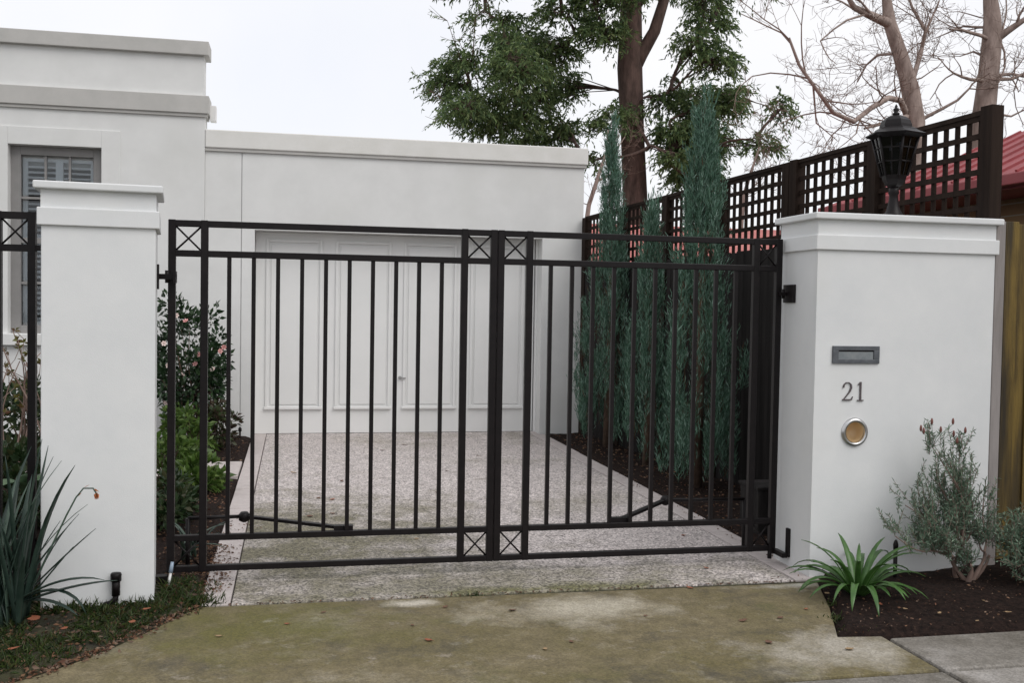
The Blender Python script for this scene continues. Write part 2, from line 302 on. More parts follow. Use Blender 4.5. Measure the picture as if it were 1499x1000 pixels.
# ------------------------------------------------------------------ house
hs = thing('house', 'white rendered flat-roofed house wall with grey bands and taupe window', 'house', (-4, 12.41, 0))
YH = 12.41; WX0, WX1, WZ0, WZ1 = -3.145, -2.16, 1.205, 3.33
m = MB(); m.box(-9, WX0, YH, YH+.3, -.05, 3.76).box(WX1, -1.03, YH, YH+.3, -.05, 3.76).box(WX0, WX1, YH, YH+.3, WZ1, 3.76).box(WX0, WX1, YH, YH+.3, -.05, WZ0)
m.box(-1.33, -1.03, YH+.3, 20, -.05, 3.3).box(-9, -8.7, YH+.3, 20, -.05, 3.3).box(-8.7, -1.33, 19.7, 20, -.05, 3.3); m.build('wall', M_RENDER, hs)
box('roof', M_BAND, hs, -8.7, -1.33, YH+.3, 19.7, 3.1, 3.25)
box('parapet', M_RENDER, hs, -9, -1.045, YH+.015, YH+.29, 3.96, 4.46)
box('string_course', M_BAND, hs, -9.05, -.985, YH-.05, YH+.34, 3.775, 3.98, bevel=.006)
box('moulding', M_BAND, hs, -9.02, -1.005, YH-.028, YH+.32, 3.74, 3.776)
box('parapet_cap', M_BAND, hs, -9.05, -.99, YH-.045, YH+.34, 4.445, 4.605, bevel=.008)
m = MB(); q = .2; t_ = .014
m.box(WX0-q, WX0-.001, YH-t_, YH, 1.07, WZ1+q).box(WX1+.001, WX1+q, YH-t_, YH, 1.07, WZ1+q).box(WX0-.001, WX1+.001, YH-t_, YH, WZ1+.001, WZ1+q); m.build('window_surround', M_RENDER, hs, bevel=.004)
box('sill', M_RENDER, hs, WX0-.26, WX1+.26, YH-.07, YH+.1, 1.075, 1.203, bevel=.006)
wn = MB(); fy0, fy1 = YH+.11, YH+.19
wn.box(WX0, WX0+.105, fy0, fy1, WZ0, WZ1).box(WX1-.105, WX1, fy0, fy1, WZ0, WZ1).box(WX0+.105, WX1-.105, fy0, fy1, WZ1-.10, WZ1).box(WX0+.105, WX1-.105, fy0, fy1, WZ0, WZ0+.09)
win = wn.build('window', M_TAUPE, hs, bevel=.004)
ix0, ix1, iz0, iz1 = WX0+.105, WX1-.105, WZ0+.09, WZ1-.10
def subpart(name, mt, par, *a, bevel=0): return MB().box(*a).build(name, mt, par, bevel)
cw = (ix1-ix0)/3; rh = (iz1-iz0)/4
for i in (1, 2): subpart('muntin', M_TAUPE, win, ix0+cw*i-.012, ix0+cw*i+.012, fy0+.018, fy1-.02, iz0, iz1)
for i in (1, 2, 3): subpart('muntin', M_TAUPE, win, ix0, ix1, fy0+.02, fy1-.022, iz0+rh*i-(.03 if i == 2 else .014), iz0+rh*i+(.03 if i == 2 else .014))
for i in range(3):
    for j in range(4): subpart('pane', M_PANE, win, ix0+cw*i+.013, ix0+cw*(i+1)-.013, fy0+.035, fy0+.041, iz0+rh*j+.031, iz0+rh*(j+1)-.031)
sy = YH+.235; 
for a, b in ((ix0, ix0+.05), ((ix0+ix1)/2-.04, (ix0+ix1)/2+.04), (ix1-.05, ix1)): subpart('shutter_stile', M_WHITE, win, a, b, sy-.02, sy+.02, iz0-.04, iz1+.05)
for z in (iz0-.04, (iz0+iz1)/2-.04, iz1-.06): subpart('shutter_rail', M_WHITE, win, ix0+.05, ix1-.05, sy-.018, sy+.018, z, z+.09)
sm_ = None
for k, (a, b) in enumerate(((ix0+.05, (ix0+ix1)/2-.04), ((ix0+ix1)/2+.04, ix1-.05))):
    mm = MB(); mm.obox((a-(a+b)/2, 0, 0), (b-(a+b)/2, 0, 0), .052, .007, up=(0, -.45, .89)); me = mm.mesh('slat', M_WHITE)
    z = iz0+.075
    while z < iz1-.07:
        if abs(z-(iz0+iz1)/2-.005) > .06: link('slat', me, win, np.array([(a+b)/2, sy, z])-wloc(win))
        z += .060
box('rainwater_head', M_WHITE, hs, -.986, -.915, 12.52, 12.66, 3.72, 3.90, bevel=.006)
# ------------------------------------------------------------------ garage
ga = thing('garage', 'white rendered flat-roofed garage with wide four-panel white door', 'garage', (1.3, 12.45, 0)); YG = 12.45
DX0, DX1, DZ = -.462, 3.035, 2.46
m = MB(); m.box(-1.028, -.618, YG, YG+.33, -.05, 3.36).box(-.608, DX0, YG, YG+.33, -.05, 3.36).box(DX1, 3.56, YG, YG+.33, -.05, 3.36).box(DX0, DX1, YG, YG+.33, DZ, 3.36)
m.box(3.26, 3.56, YG+.33, 18.5, -.05, 3.36).box(-1.02, 3.26, 18.2, 18.5, -.05, 3.36).box(-.618, -.608, YG+.02, YG+.33, -.05, 3.36); m.build('wall', M_RENDER, ga)
box('roof', M_BAND, ga, -1.02, 3.26, YG+.33, 18.2, 3.1, 3.3)
box('parapet_cap', M_CAPG, ga, -1.027, 3.60, YG-.045, 18.54, 3.395, 3.605, bevel=.012)
box('moulding', M_BAND, ga, -1.027, 3.583, YG-.028, 18.52, 3.36, 3.396)
gd = box('garage_door', M_DOOR, ga, DX0+.004, DX1-.035, YG+.27, YG+.31, .006, DZ-.004)
box('door_jamb', M_DOOR, ga, DX1-.022, DX1, YG+.25, YG+.32, 0, DZ)
for (a, b) in ((-.335, .34), (.496, 1.18), (1.333, 2.0), (2.175, 2.865)):
    z0, z1 = .30, 2.37; y1 = YG+.27
    MB().box(a+.06, b-.06, y1-.012, y1, z0+.06, z1-.06).build('panel', M_DOOR, gd, bevel=.008)
    mo = MB(); mo.box(a, a+.035, y1-.022, y1, z0+.035, z1).box(b-.035, b, y1-.022, y1, z0+.035, z1).box(a+.035, b-.035, y1-.022, y1, z1-.035, z1).box(a-.012, b+.012, y1-.034, y1, z0, z0+.035)
    mo.build('moulding', M_DOOR, gd, bevel=.006)
hd = MB(); hd.lathe((0, 0, 0), [(.022, 0), (.022, .012)], 14); hv = [(x+1.30, YG+.27-z, y+.69) for x, y, z in hd.v]; hd.v = hv
hd.obox((1.30, YG+.235, .69), (1.37, YG+.235, .688), .014, .014).obox((1.30, YG+.26, .69), (1.30, YG+.23, .69), .016, .016); hd.build('handle', M_STEEL, gd)

# ------------------------------------------------------------------ pillars
def ring_face_hole(mb, x0, x1, z0, z1, y, c, r, n=28):     # front face with a round hole
    k = [(x0, z0), (x1, z0), (x1, z1), (x0, z1)]; cx_, cz_ = c; pts = []; outp = []
    for i in range(n):
        a = 2*math.pi*i/n; ca, sa = math.cos(a), math.sin(a); pts.append((cx_+r*ca, y, cz_+r*sa))
        tx = ((x1-cx_)/ca if ca > 0 else (x0-cx_)/ca) if abs(ca) > 1e-9 else 1e9; tz = ((z1-cz_)/sa if sa > 0 else (z0-cz_)/sa) if abs(sa) > 1e-9 else 1e9
        t = min(tx, tz); outp.append((cx_+t*ca, y, cz_+t*sa))
    vs = pts+outp; fs = [(i, (i+1) % n, n+(i+1) % n, n+i) for i in range(n)]
    for (kx, kz) in k:                                      # corner triangles
        best = None
        for i in range(n):
            p, q2 = outp[i], outp[(i+1) % n]
            if abs(p[0]-q2[0]) > 1e-6 and abs(p[2]-q2[2]) > 1e-6:
                if (abs(p[0]-kx) < 1e-6 or abs(q2[0]-kx) < 1e-6) and (abs(p[2]-kz) < 1e-6 or abs(q2[2]-kz) < 1e-6): best = i
        if best is not None: vs.append((kx, y, kz)); fs.append((n+best, n+(best+1) % n, len(vs)-1))
    mb.add(vs, fs)
def pillar(x0, x1, y0, y1, label, hole=None):
    t = thing('gate_pillar', label, 'pillar', ((x0+x1)/2, (y0+y1)/2, 0)); mb = MB()
    if hole:
        mb.box(x0, x1, y0, y1, -.06, 1.975); mb.f.pop(2+0); mb.sm.pop()   # drop the front face
        ring_face_hole(mb, x0, x1, -.06, 1.975, y0, hole, .070)
    else: mb.box(x0, x1, y0, y1, -.06, 1.975)
    mb.build('shaft', M_RENDER2, t, bevel=0 if hole else .006)
    MB().box(x0-.018, x1+.018, y0-.018, y1+.018, 1.972, 2.062).build('band', M_RENDER2, t, bevel=.005)
    MB().box(x0-.002, x1+.002, y0-.002, y1+.002, 2.062, 2.155).build('neck', M_RENDER2, t)
    MB().box(x0-.035, x1+.035, y0-.035, y1+.035, 2.154, 2.193).build('cap', M_RENDER2, t, bevel=.007)
    return t
pl = pillar(-1.25, -.705, 5.58, 6.05, 'narrow white rendered gate pillar beside the iron fence panel')
pr = pillar(3.05, 4.25, 5.58, 6.05, 'wide white rendered gate pillar with mail slot and house number 21', hole=(3.322, .875))
# the narrow pillar stands slightly turned, about its front corner next to the gate
_a = math.radians(6.0); _c = np.array([-.705, 5.58]); _d = np.array([(-1.25-.705)/2, (5.58+6.05)/2])-_c
pl.rotation_euler[2] = _a; pl.location = (_c[0]+_d[0]*math.cos(_a)-_d[1]*math.sin(_a), _c[1]+_d[0]*math.sin(_a)+_d[1]*math.cos(_a), 0)
# hardware on the wide pillar
ms = MB(); sx0, sx1, sz0, sz1, yf = 3.160, 3.470, 1.292, 1.398, 5.58
ms.box(sx0, sx1, yf-.012, yf+.001, sz1-.026, sz1).box(sx0, sx1, yf-.012, yf+.001, sz0, sz0+.026).box(sx0, sx0+.038, yf-.012, yf+.001, sz0+.026, sz1-.026).box(sx1-.038, sx1, yf-.012, yf+.001, sz0+.026, sz1-.026)
mso = ms.build('mail_slot', M_GREYMETAL, pr, bevel=.002)
subpart('flap', mat('blue_grey_flap', (.20, .225, .24), (.27, .29, .30), 20, .4, metal=.5), mso, sx0+.039, sx1-.039, yf-.006, yf-.002, sz0+.027, sz1-.035)
subpart('slot_shade_strip', M_IRON, mso, sx0+.039, sx1-.039, yf-.002, yf-.0005, sz1-.035, sz1-.026)  # solid black strip, its colour stands in for the shaded gap above the flap
def stroke(pts, wds, y0=5.572, th=.007):                    # flat numeral stroke with varying width, in x-z
    mb = MB(); n = len(pts); L = []; Rr = []
    for i in range(n):
        a = np.array(pts[max(i-1, 0)]); b = np.array(pts[min(i+1, n-1)]); d = (b-a)/np.linalg.norm(b-a); nn = np.array([-d[1], d[0]]); p = np.array(pts[i])
        L.append(p+nn*wds[i]/2); Rr.append(p-nn*wds[i]/2)
    vs = [(p[0], y0, p[1]) for p in L]+[(p[0], y0, p[1]) for p in Rr]+[(p[0], y0+th+.002, p[1]) for p in L]+[(p[0], y0+th+.002, p[1]) for p in Rr]
    fs = []
    for i in range(n-1):
        fs += [(i, i+1, n+i+1, n+i), (2*n+i, 3*n+i, 3*n+i+1, 2*n+i+1), (i, 2*n+i, 2*n+i+1, i+1), (n+i, n+i+1, 3*n+i+1, 3*n+i)]
    fs += [(0, n, 3*n, 2*n), (n-1, 3*n-1, 4*n-1, 2*n-1)]; mb.add(vs, fs); return mb
nx, nz, nh = 3.235, 1.066, .115
two = [(nx+.004+.0, nz+.080), (nx+.008, nz+.098), (nx+.022, nz+.111), (nx+.040, nz+.111), (nx+.054, nz+.098), (nx+.056, nz+.080), (nx+.048, nz+.060), (nx+.030, nz+.036), (nx+.004, nz+.006)]
d2 = stroke(two, [.009, .007, .005, .005, .009, .011, .009, .006, .004])
d2b = stroke([(nx+.000, nz+.007), (nx+.030, nz+.007), (nx+.058, nz+.008), (nx+.066, nz+.026)], [.008, .008, .007, .003]); n0 = len(d2.v)
d2.v += [(x, y-.001, z) for x, y, z in d2b.v]; d2.f += [tuple(n0+i for i in f) for f in d2b.f]; d2.sm += d2b.sm; d2.build('digit', M_BRONZE, pr)
ox = nx+.100; d1 = stroke([(ox+.018, nz+.004), (ox+.018, nz+.115)], [.010, .010])
for seg, wd in (([(ox-.002, nz+.003), (ox+.038, nz+.003)], [.006, .006]), ([(ox+.000, nz+.097), (ox+.019, nz+.112)], [.004, .008])):
    e_ = stroke(seg, wd); n0 = len(d1.v); d1.v += [(x, y-.001, z) for x, y, z in e_.v]; d1.f += [tuple(n0+i for i in f) for f in e_.f]; d1.sm += e_.sm
d1.build('digit', M_BRONZE, pr)
tb = MB(); tb.lathe((0, 0, 0), [(.060, 0), (.063, .012), (.072, .018), (.084, .012), (.089, 0)], 36, cap=False); tb.v = [(x+3.322, 5.58-z, y+.875) for x, y, z in tb.v]
tube_o = tb.build('paper_tube', M_STEEL, pr)
tb = MB(); tb.lathe((0, 0, 0), [(.062, .013), (.060, -.05), (.045, -.075), (.001, -.085)], 32, cap=False); tb.v = [(x+3.322, 5.58-z, y+.875) for x, y, z in tb.v]; tb.build('lining', M_TAN, tube_o)
box('hinge_plate', M_IRON, pr, 3.036, 3.051, 5.84, 5.985, 1.655, 1.768, bevel=.003)
MB().box(3.034, 3.051, 5.825, 5.865, .06, .24).box(3.0, 3.034, 5.83, 5.975, .055, .085).build('hinge_bracket', M_IRON, pr, bevel=.003)
def pl_local(name, *a):                                     # hardware in the turned pillar's own axes
    o = link(name, MB().box(*a).mesh(name, M_IRON), pl)
pl_local('hinge_plate', .2715, .284, .05, .17, 1.665, 1.80)
pl_local('hinge_bracket', .2715, .335, .10, .16, .03, .062)

# ------------------------------------------------------------------ gates
GY = 5.975
def gate(xs_post, xa, xb, hinge_x, label):
    t = thing('gate_leaf', label, 'gate', ((xs_post[0]+xs_post[3])/2, GY, .07)); off = wloc(t)
    x0, x1 = xs_post[0]-.02, xs_post[3]+.02
    pm = MB().box(-.02, .02, -.02, .02, .07, 2.055).mesh('post', M_IRON)
    for x in xs_post:
        o = link('post', pm, t, np.array([x, GY, 0])-off); b_ = o.modifiers.new('bevel', 'BEVEL'); b_.width = .003
    for z0, z1, nm in ((2.017, 2.053, 'top_rail'), (1.850, 1.886, 'rail'), (.246, .280, 'rail'), (.071, .105, 'bottom_rail')):
        MB().box(x0+.003, x1-.003, GY-.017, GY+.017, z0, z1).build(nm, M_IRON, t, bevel=.003)
    bm_ = MB().box(-.0115, .0115, -.0115, .0115, .27, 1.86).mesh('bar', M_IRON)
    for i in range(1, 11): link('bar', bm_, t, np.array([xa+(xb-xa)*i/11, GY, 0])-off)
    for (a, b) in ((xs_post[0], xs_post[1]), (xs_post[2], xs_post[3])):
        for (z0, z1) in ((1.884, 2.019), (.103, .248)):
            a_, b_ = a+.019, b-.019
            MB().tube([(a_, GY-.003, z0), (b_, GY-.003, z1)], .0055, 6).build('cross_brace', M_IRON, t)
            MB().tube([(a_, GY+.004, z1), (b_, GY+.004, z0)], .0055, 6).build('cross_brace', M_IRON, t)
    return t
gl = gate((-.667, -.493, .984, 1.160), -.493, .984, -.7, 'black iron gate leaf hung on the narrow pillar')
gr = gate((1.203, 1.378, 2.841, 2.995), 1.378, 2.841, 3.04, 'black iron gate leaf hung on the wide pillar with the house number')
MB().obox((-.735, GY-.03, 1.735), (-.64, GY-.03, 1.735), .03, .03).tube([(-.69, GY-.03, 1.70), (-.69, GY-.03, 1.77)], .012, 8).box(-.655, -.64, GY-.06, GY, 1.70, 1.765).build('hinge', M_IRON, gl)
MB().obox((2.99, GY-.03, 1.71), (3.045, GY-.03, 1.71), .022, .022).tube([(3.02, GY-.03, 1.68), (3.02, GY-.03, 1.74)], .010, 8).build('hinge', M_IRON, gr)
MB().tube([(2.985, GY, .02), (2.985, GY, .08)], .014, 8).build('hinge_pin', M_IRON, gr)
def arm(p0, p1, p2, label):
    t = thing('gate_opener_arm', label, 'gate opener', (p0[0], p0[1], 0))
    MB().tube([p0, p1], .011, 8).build('rod', M_IRON, t); MB().obox(p1, p2, .035, .018).build('crank', M_IRON, t)
    MB().lathe((p1[0], p1[1], p1[2]-.035), [(.012, 0), (.032, .012), (.034, .045), (.02, .062)], 12).build('joint', M_IRON, t)
    MB().box(p2[0]-.06, p2[0]+.05, p2[1]-.03, p2[1]+.02, p2[2]-.018, p2[2]+.018).build('bracket', M_IRON, t)
    MB().tube([(p0[0], p0[1], -.05), p0], .014, 8).build('motor_spindle', M_IRON, t)
arm((-.60, 6.24, .32), (-.28, 6.28, .315), (.30, 6.02, .285), 'black two-piece opener arm behind the gate leaf on the narrow pillar')
arm((2.98, 6.35, .33), (2.42, 6.36, .335), (1.99, 6.02, .285), 'black two-piece opener arm behind the gate leaf on the wide pillar')
# iron fence panel beside the narrow pillar
fn = thing('iron_fence_panel', 'black iron fence panel with crossed corner braces beside the narrow pillar', 'fence', (-2.2, GY, 0)); off = wloc(fn)
pm = MB().box(-.02, .02, -.02, .02, -.05, 2.07).mesh('post', M_IRON)
for x in (-1.392, -1.565, -2.9, -3.07): link('post', pm, fn, np.array([x, GY, 0])-off)
for z0, z1 in ((2.03, 2.068), (1.855, 1.892), (.25, .285), (.07, .105)): MB().box(-3.09, -1.372, GY-.017, GY+.017, z0, z1).build('rail', M_IRON, fn)
bm_ = MB().box(-.0115, .0115, -.0115, .0115, .27, 1.86).mesh('bar', M_IRON)
for i in range(1, 10): link('bar', bm_, fn, np.array([-1.565-1.335*i/10, GY, 0])-off)
for z0, z1 in ((1.89, 2.032), (.103, .252)):
    MB().tube([(-1.546, GY-.003, z0), (-1.41, GY-.003, z1)], .0055, 6).build('cross_brace', M_IRON, fn); MB().tube([(-1.546, GY+.004, z1), (-1.41, GY+.004, z0)], .0055, 6).build('cross_brace', M_IRON, fn)
MB().obox((-1.372, GY, 1.875), (-1.24, GY, 1.875), .03, .03).build('wall_bracket', M_IRON, fn)

# ------------------------------------------------------------------ lantern on pillar
lx, ly, lz = 3.688, 5.815, 2.192
la = thing('pillar_lantern', 'black six-sided lantern standing on the wide white pillar', 'lantern', (lx, ly, lz))
MB().lathe((lx, ly, lz), [(.075, 0), (.078, .010), (.066, .020), (.060, .026), (.045, .05), (.034, .09), (.028, .125), (.026, .15), (.034, .165), (.030, .18), (.030, .20)], 18).build('stem', M_IRON, la)
MB().lathe((lx, ly, lz), [(.030, .20), (.052, .215), (.070, .245), (.078, .275)], 6, smooth=False, rot=.3).build('bowl', M_IRON, la)
def hexp(r, k): a = 2*math.pi*k/6+.3; return np.array([lx+r*math.cos(a), ly+r*math.sin(a)])
for k in range(6):
    a, b = hexp(.078, k), hexp(.141, k); MB().tube([(a[0], a[1], lz+.27), (b[0], b[1], lz+.515)], .0085, 6).build('rib', M_IRON, la)
    c, d = hexp(.078, k+1), hexp(.141, k+1); pn = MB(); s_ = .985
    f_ = lambda p: (lx+(p[0]-lx)*s_, ly+(p[1]-ly)*s_)
    a2, b2_, c2, d2_ = f_(a), f_(b), f_(c), f_(d); s_ = .955; a3, b3, c3_, d3 = f_(a), f_(b), f_(c), f_(d)
    pn.add([(*a2, lz+.272), (*c2, lz+.272), (*d2_, lz+.513), (*b2_, lz+.513), (*a3, lz+.272), (*c3_, lz+.272), (*d3, lz+.513), (*b3, lz+.513)], [(0, 1, 2, 3), (7, 6, 5, 4), (0, 4, 5, 1), (1, 5, 6, 2), (2, 6, 7, 3), (3, 7, 4, 0)]); pn.build('pane', M_LAMPGLASS, la)
    for tt in (.36, .7):
        p1 = a+(b-a)*tt; p2 = c+(d-c)*tt; z = lz+.27+.245*tt; MB().tube([(*p1, z), (*p2, z)], .0055, 5).build('cage_bar', M_IRON, la)
    MB().tube([(*((a+c)/2), lz+.27), (*((b+d)/2), lz+.515)], .0045, 5).build('cage_bar', M_IRON, la)
rf = MB().lathe((lx, ly, lz), [(.140, .505), (.182, .522), (.184, .530), (.150, .545), (.128, .558), (.122, .566), (.100, .575), (.097, .592), (.086, .618), (.060, .64), (.028, .652)], 6, smooth=False, rot=.3).build('roof', M_IRON, la)
MB().lathe((lx, ly, lz), [(.018, .65), (.024, .662), (.012, .672), (.018, .685), (.017, .694), (.007, .70), (.009, .708), (.002, .722)], 10).build('finial', M_IRON, rf)
MB().lathe((lx, ly, lz), [(.016, .275), (.016, .34), (.03, .37), (.03, .43), (.012, .46)], 12).build('bulb', M_WHITE, la)

# ------------------------------------------------------------------ trellis fence along the boundary
A_ = np.array([4.288, 5.70]); B_ = np.array([3.585, 12.37]); dF = (B_-A_)/np.linalg.norm(B_-A_); LF = np.linalg.norm(B_-A_); nF = np.array([dF[1], -dF[0]])
tf = thing('trellis_fence', 'dark brown square lattice trellis above a dark paling fence behind the conifers', 'fence', (A_[0], A_[1], 0)); off = wloc(tf)
ang = math.atan2(dF[1], dF[0])
def ftop(s): return 2.885-.155*s/LF
def fpt(s, n=0): p = A_+dF*s+nF*n; return p
def fpiece(name, me, s, n, z):
    p = fpt(s, n); o = link(name, me, tf, np.array([p[0], p[1], z])-off); o.rotation_euler[2] = ang; return o
npost = 7; ps = [LF*i/(npost-1) for i in range(npost)]
pmesh = MB().box(-.05, .05, -.045, .045, -.05, 1).mesh('post', M_STAIN)
for i, s in enumerate(ps):
    o = fpiece('post', pmesh, s, 0, 0); o.scale[2] = ftop(s)+(.03 if i == 0 else 0)
    if i in (2,): o = fpiece('post', pmesh, s-.11, 0, 0); o.scale[2] = ftop(s)+.02
vm = MB().box(-.017, .017, -.008, .008, 0, 1).mesh('lath', M_STAIN); s = .1
while s < LF-.04:
    zb = 2.09; o = fpiece('lath', vm, s, .012, zb); o.scale[2] = ftop(s)-.01-zb; s += .105
hm = MB().box(0, 1, -.008, .008, -.0175, .0175).mesh('lath', M_STAIN)
for i in range(npost-1):
    s0, s1 = ps[i], ps[i+1]; L = s1-s0; k = 0
    while ftop(s0)-.03-.114*k > 2.09:
        p0 = fpt(s0, -.006); z = ftop(s0)-.03-.114*k; o = fpiece('lath', hm, s0, -.006, z); o.scale[0] = L; o.rotation_euler[1] = math.atan(.155/LF); k += 1
    MB().obox((*fpt(s0, 0), ftop(s0)+.0), (*fpt(s1, 0), ftop(s1)), .05, .03).build('capping_rail', M_STAIN, tf)
    MB().obox((*fpt(s0, .035), 1.90-.1*s0/LF), (*fpt(s1, .035), 1.90-.1*s1/LF), .045, .085).build('rail', M_RAILW, tf)
    MB().obox((*fpt(s0, .035), .35), (*fpt(s1, .035), .35), .045, .085).build('rail', M_RAILW, tf)
pmh = MB().box(0, .126, -.008, .008, -.04, 1).mesh('paling', M_OLDWOOD); s = 0
while s < LF:
    o = fpiece('paling', pmh, s, -.02-random.uniform(0, .006), 0); o.scale[2] = 2.13+random.uniform(-.015, .015); s += .131

# ------------------------------------------------------------------ yellow paling fence right of the pillar
yf_ = thing('paling_fence', 'mossy yellow-brown timber paling fence against the wide pillar', 'fence', (5.5, 5.78, 0)); off = wloc(yf_)
MB().box(4.268, 4.338, 5.598, 5.642, -.05, 2.185).build('post', M_GREYPOST, yf_, bevel=.006)
x = 4.335; k = 0
while x < 7.4:
    wd = random.choice((.095, .1, .105)); proud = (k % 2)*.017
    MB().box(x, x+wd, 5.735-proud, 5.752-proud, -.05, 2.19+random.uniform(-.012, .012)).build('paling', M_YELLOW, yf_, bevel=.003); x += wd-(.004 if k % 2 == 0 else .012); k += 1
for z in (.4, 1.75): MB().box(4.35, 7.4, 5.755, 5.80, z, z+.08).build('rail', M_GREYPOST, yf_)

# ------------------------------------------------------------------ neighbouring buildings
M_FADED = mat('faded_red_roof', (.42, .13, .12), (.52, .19, .17), 3, .6)
def hip_house(name, label, x0, x1, y0, y1, ze, ridge, wallm, inset, loc, end='hip', roofm=M_REDROOF):
    t = thing(name, label, 'house', loc)
    MB().box(x0+inset, x1-inset, y0+inset, y1-inset, -.05, ze-.02).build('wall', wallm, t)
    hw = min(x1-x0, y1-y0)/2; zr = ze+ridge; mb = MB()
    if y1-y0 >= x1-x0: r0, r1 = ((x0+x1)/2, y0+hw), ((x0+x1)/2, y1-hw)
    else: r0, r1 = (x0+(hw if end == 'hip' else 0), (y0+y1)/2), (x1-(hw if end == 'hip' else 0), (y0+y1)/2)
    c = [(x0, y0), (x1, y0), (x1, y1), (x0, y1)]
    vs = [(*p, ze) for p in c]+[(*p, ze-.14) for p in c]+[(*r0, zr), (*r1, zr)]
    if y1-y0 >= x1-x0: fs = [(0, 1, 8), (1, 2, 9, 8), (2, 3, 9), (3, 0, 8, 9)]
    else: fs = [(0, 1, 9, 8), (1, 2, 9), (2, 3, 8, 9), (3, 0, 8)]
    fs += [(4, 7, 6, 5), (0, 4, 5, 1), (1, 5, 6, 2), (2, 6, 7, 3), (3, 7, 4, 0)]; mb.add(vs, fs); r_ = mb.build('roof', roofm, t)
    return t, r_
hA, rA = hip_house('neighbour_house', 'tan brick house with red roof seen beyond the trellis end post', 6.2, 13.2, 3.2, 11.2, 2.86, 1.72, M_BRICK, .55, (9.7, 7.2, 0))
MB().box(6.10, 6.2, 3.2, 11.2, 2.74, 2.84).build('gutter', M_REDROOF, hA, bevel=.01)
MB().box(6.735, 6.752, 6.6, 7.7, 1.2, 2.35).build('window', M_WHITE, hA)
for k in range(26): # roof ribs on the near slope
    y = 3.4+.3*k; d = min(3.4, y-3.2-.05, 11.15-y)
    if d > .3: MB().obox((6.2, y, 2.872), (6.2+d, y, 2.872+d*1.72/3.5), .03, .02).build('roof_rib', M_REDROOF, rA)
hB, rB = hip_house('neighbour_shed', 'low building with faded red roof seen through the far end of the trellis', 3.75, 10.0, 15.2, 20.2, 2.0, 1.12, M_BRICK, .35, (7, 17.7, 0), 'gable', M_FADED)
MB().box(6.2, 7.1, 15.54, 15.552, .9, 1.8).build('window', M_WHITE, hB)

# ------------------------------------------------------------------ plants: helpers
def rv(n=3): return rng.normal(size=n)
def branch_path(p0, p1, sag=0, wob=.05, n=6):
    p0 = np.array(p0, float); p1 = np.array(p1, float); L = np.linalg.norm(p1-p0); pts = []
    off1 = rv()*wob*L; off2 = rv()*wob*L
    for i in range(n+1):
        t = i/n; p = p0+(p1-p0)*t+off1*math.sin(math.pi*t)+off2*math.sin(2*math.pi*t)*.5; p[2] += sag*L*math.sin(math.pi*t); pts.append(p)
    return pts
# pencil conifers
M_CYP = leafmat('blue_green_juniper', [(.035, .08, .050), (.08, .165, .11), (.17, .29, .225), (.05, .10, .055), (.13, .235, .175), (.30, .42, .36)], .65, .2, .15)
M_CYPB = leafmat('dead_inner_juniper', [(.05, .03, .018), (.09, .06, .035)], .8, 0, .2)
def pencil(x, y, H, prof, label, seed, n=900):
    global rng; rng = np.random.default_rng(seed)
    t = thing('pencil_conifer', label, 'conifer', (x, y, 0), 'slim blue-green conifers planted along the trellis')
    MB().tube([(x, y, -.05), (x+.02, y, H*.4), (x, y+.02, H*.9)], [.05, .035, .008], 8).build('trunk', M_STEM, t)
    lv = Leaves(); br = Leaves(); zs = np.array([p[0] for p in prof])*H; rs = np.array([p[1] for p in prof]); lean = rv()*.0
    for i in range(n//14):                            # upright plumes, each a bundle of fine sprays
        z = .02*H+H*(rng.random()**1.3)*.86; a = rng.random()*2*math.pi; R0 = max(np.interp(z+.22, zs, rs)-.045, .008)*(1+.2*math.sin(3*a+2.5*z+seed)); rr = R0*(.45+.55*math.sqrt(rng.random()))
        PL = min(rng.uniform(.35, .75), max(H-z-.12, .15))*(1 if z < H*.6 else .8); ax = norm(np.array([math.cos(a)*rng.uniform(-.05, .09), math.sin(a)*rng.uniform(-.05, .09), 1])+rv()*.03); b0 = np.array([x+rr*math.cos(a), y+rr*math.sin(a), z])
        for k in range(15):
            t0 = rng.random(); base = b0+ax*PL*t0*.75+rv()*np.array([1, 1, .3])*.030*(1-.6*t0); dirn = norm(ax+rv()*np.array([.16, .16, .05])); L = rng.uniform(.10, .26)
            m_ = 16; tt = np.linspace(0, 1, m_); P = base+np.outer(tt*L, dirn)+rng.normal(size=(m_, 3))*.006
            D = norm(dirn+rng.normal(size=(m_, 3))*.28); lv.add(P, D, rng.uniform(.035, .095, m_)*(1.15-.5*tt), rng.uniform(.005, .009, m_))
        m_ = 9; P = b0*[1, 1, 1]+np.outer(np.linspace(0, PL, m_), ax)-np.array([math.cos(a), math.sin(a), 0])*.05; br.add(P, norm(ax+rng.normal(size=(m_, 3))*.35), .12, .009)
    for k in range(9):                                # leader tufts at the tip
        P = np.array([x, y, H-.35])+np.outer(np.linspace(0, 1, 22), [rng.normal()*.05, rng.normal()*.05, .32+.1*rng.random()]); lv.add(P, norm(np.array([0, 0, 1])+rng.normal(size=(22, 3))*.22), .07, .010)
    lv.build('foliage', M_CYP, t); br.build('inner_twigs', M_CYPB, t)
pencil(3.50, 11.1, 3.72, [(0, .16), (.06, .36), (.3, .37), (.42, .29), (.52, .20), (.62, .165), (.78, .125), (.9, .07), (1, .015)], 'slim blue-green conifer standing closest to the garage', 11, 1800)
pencil(3.50, 9.75, 2.72, [(0, .14), (.08, .29), (.4, .23), (.6, .175), (.8, .11), (1, .015)], 'shortest slim blue-green conifer between the two taller conifers', 12, 1200)
pencil(3.50, 8.45, 3.50, [(0, .16), (.08, .36), (.3, .36), (.45, .27), (.58, .20), (.72, .17), (.85, .125), (.95, .065), (1, .02)], 'slim blue-green conifer standing closest to the wide pillar', 13, 2000)
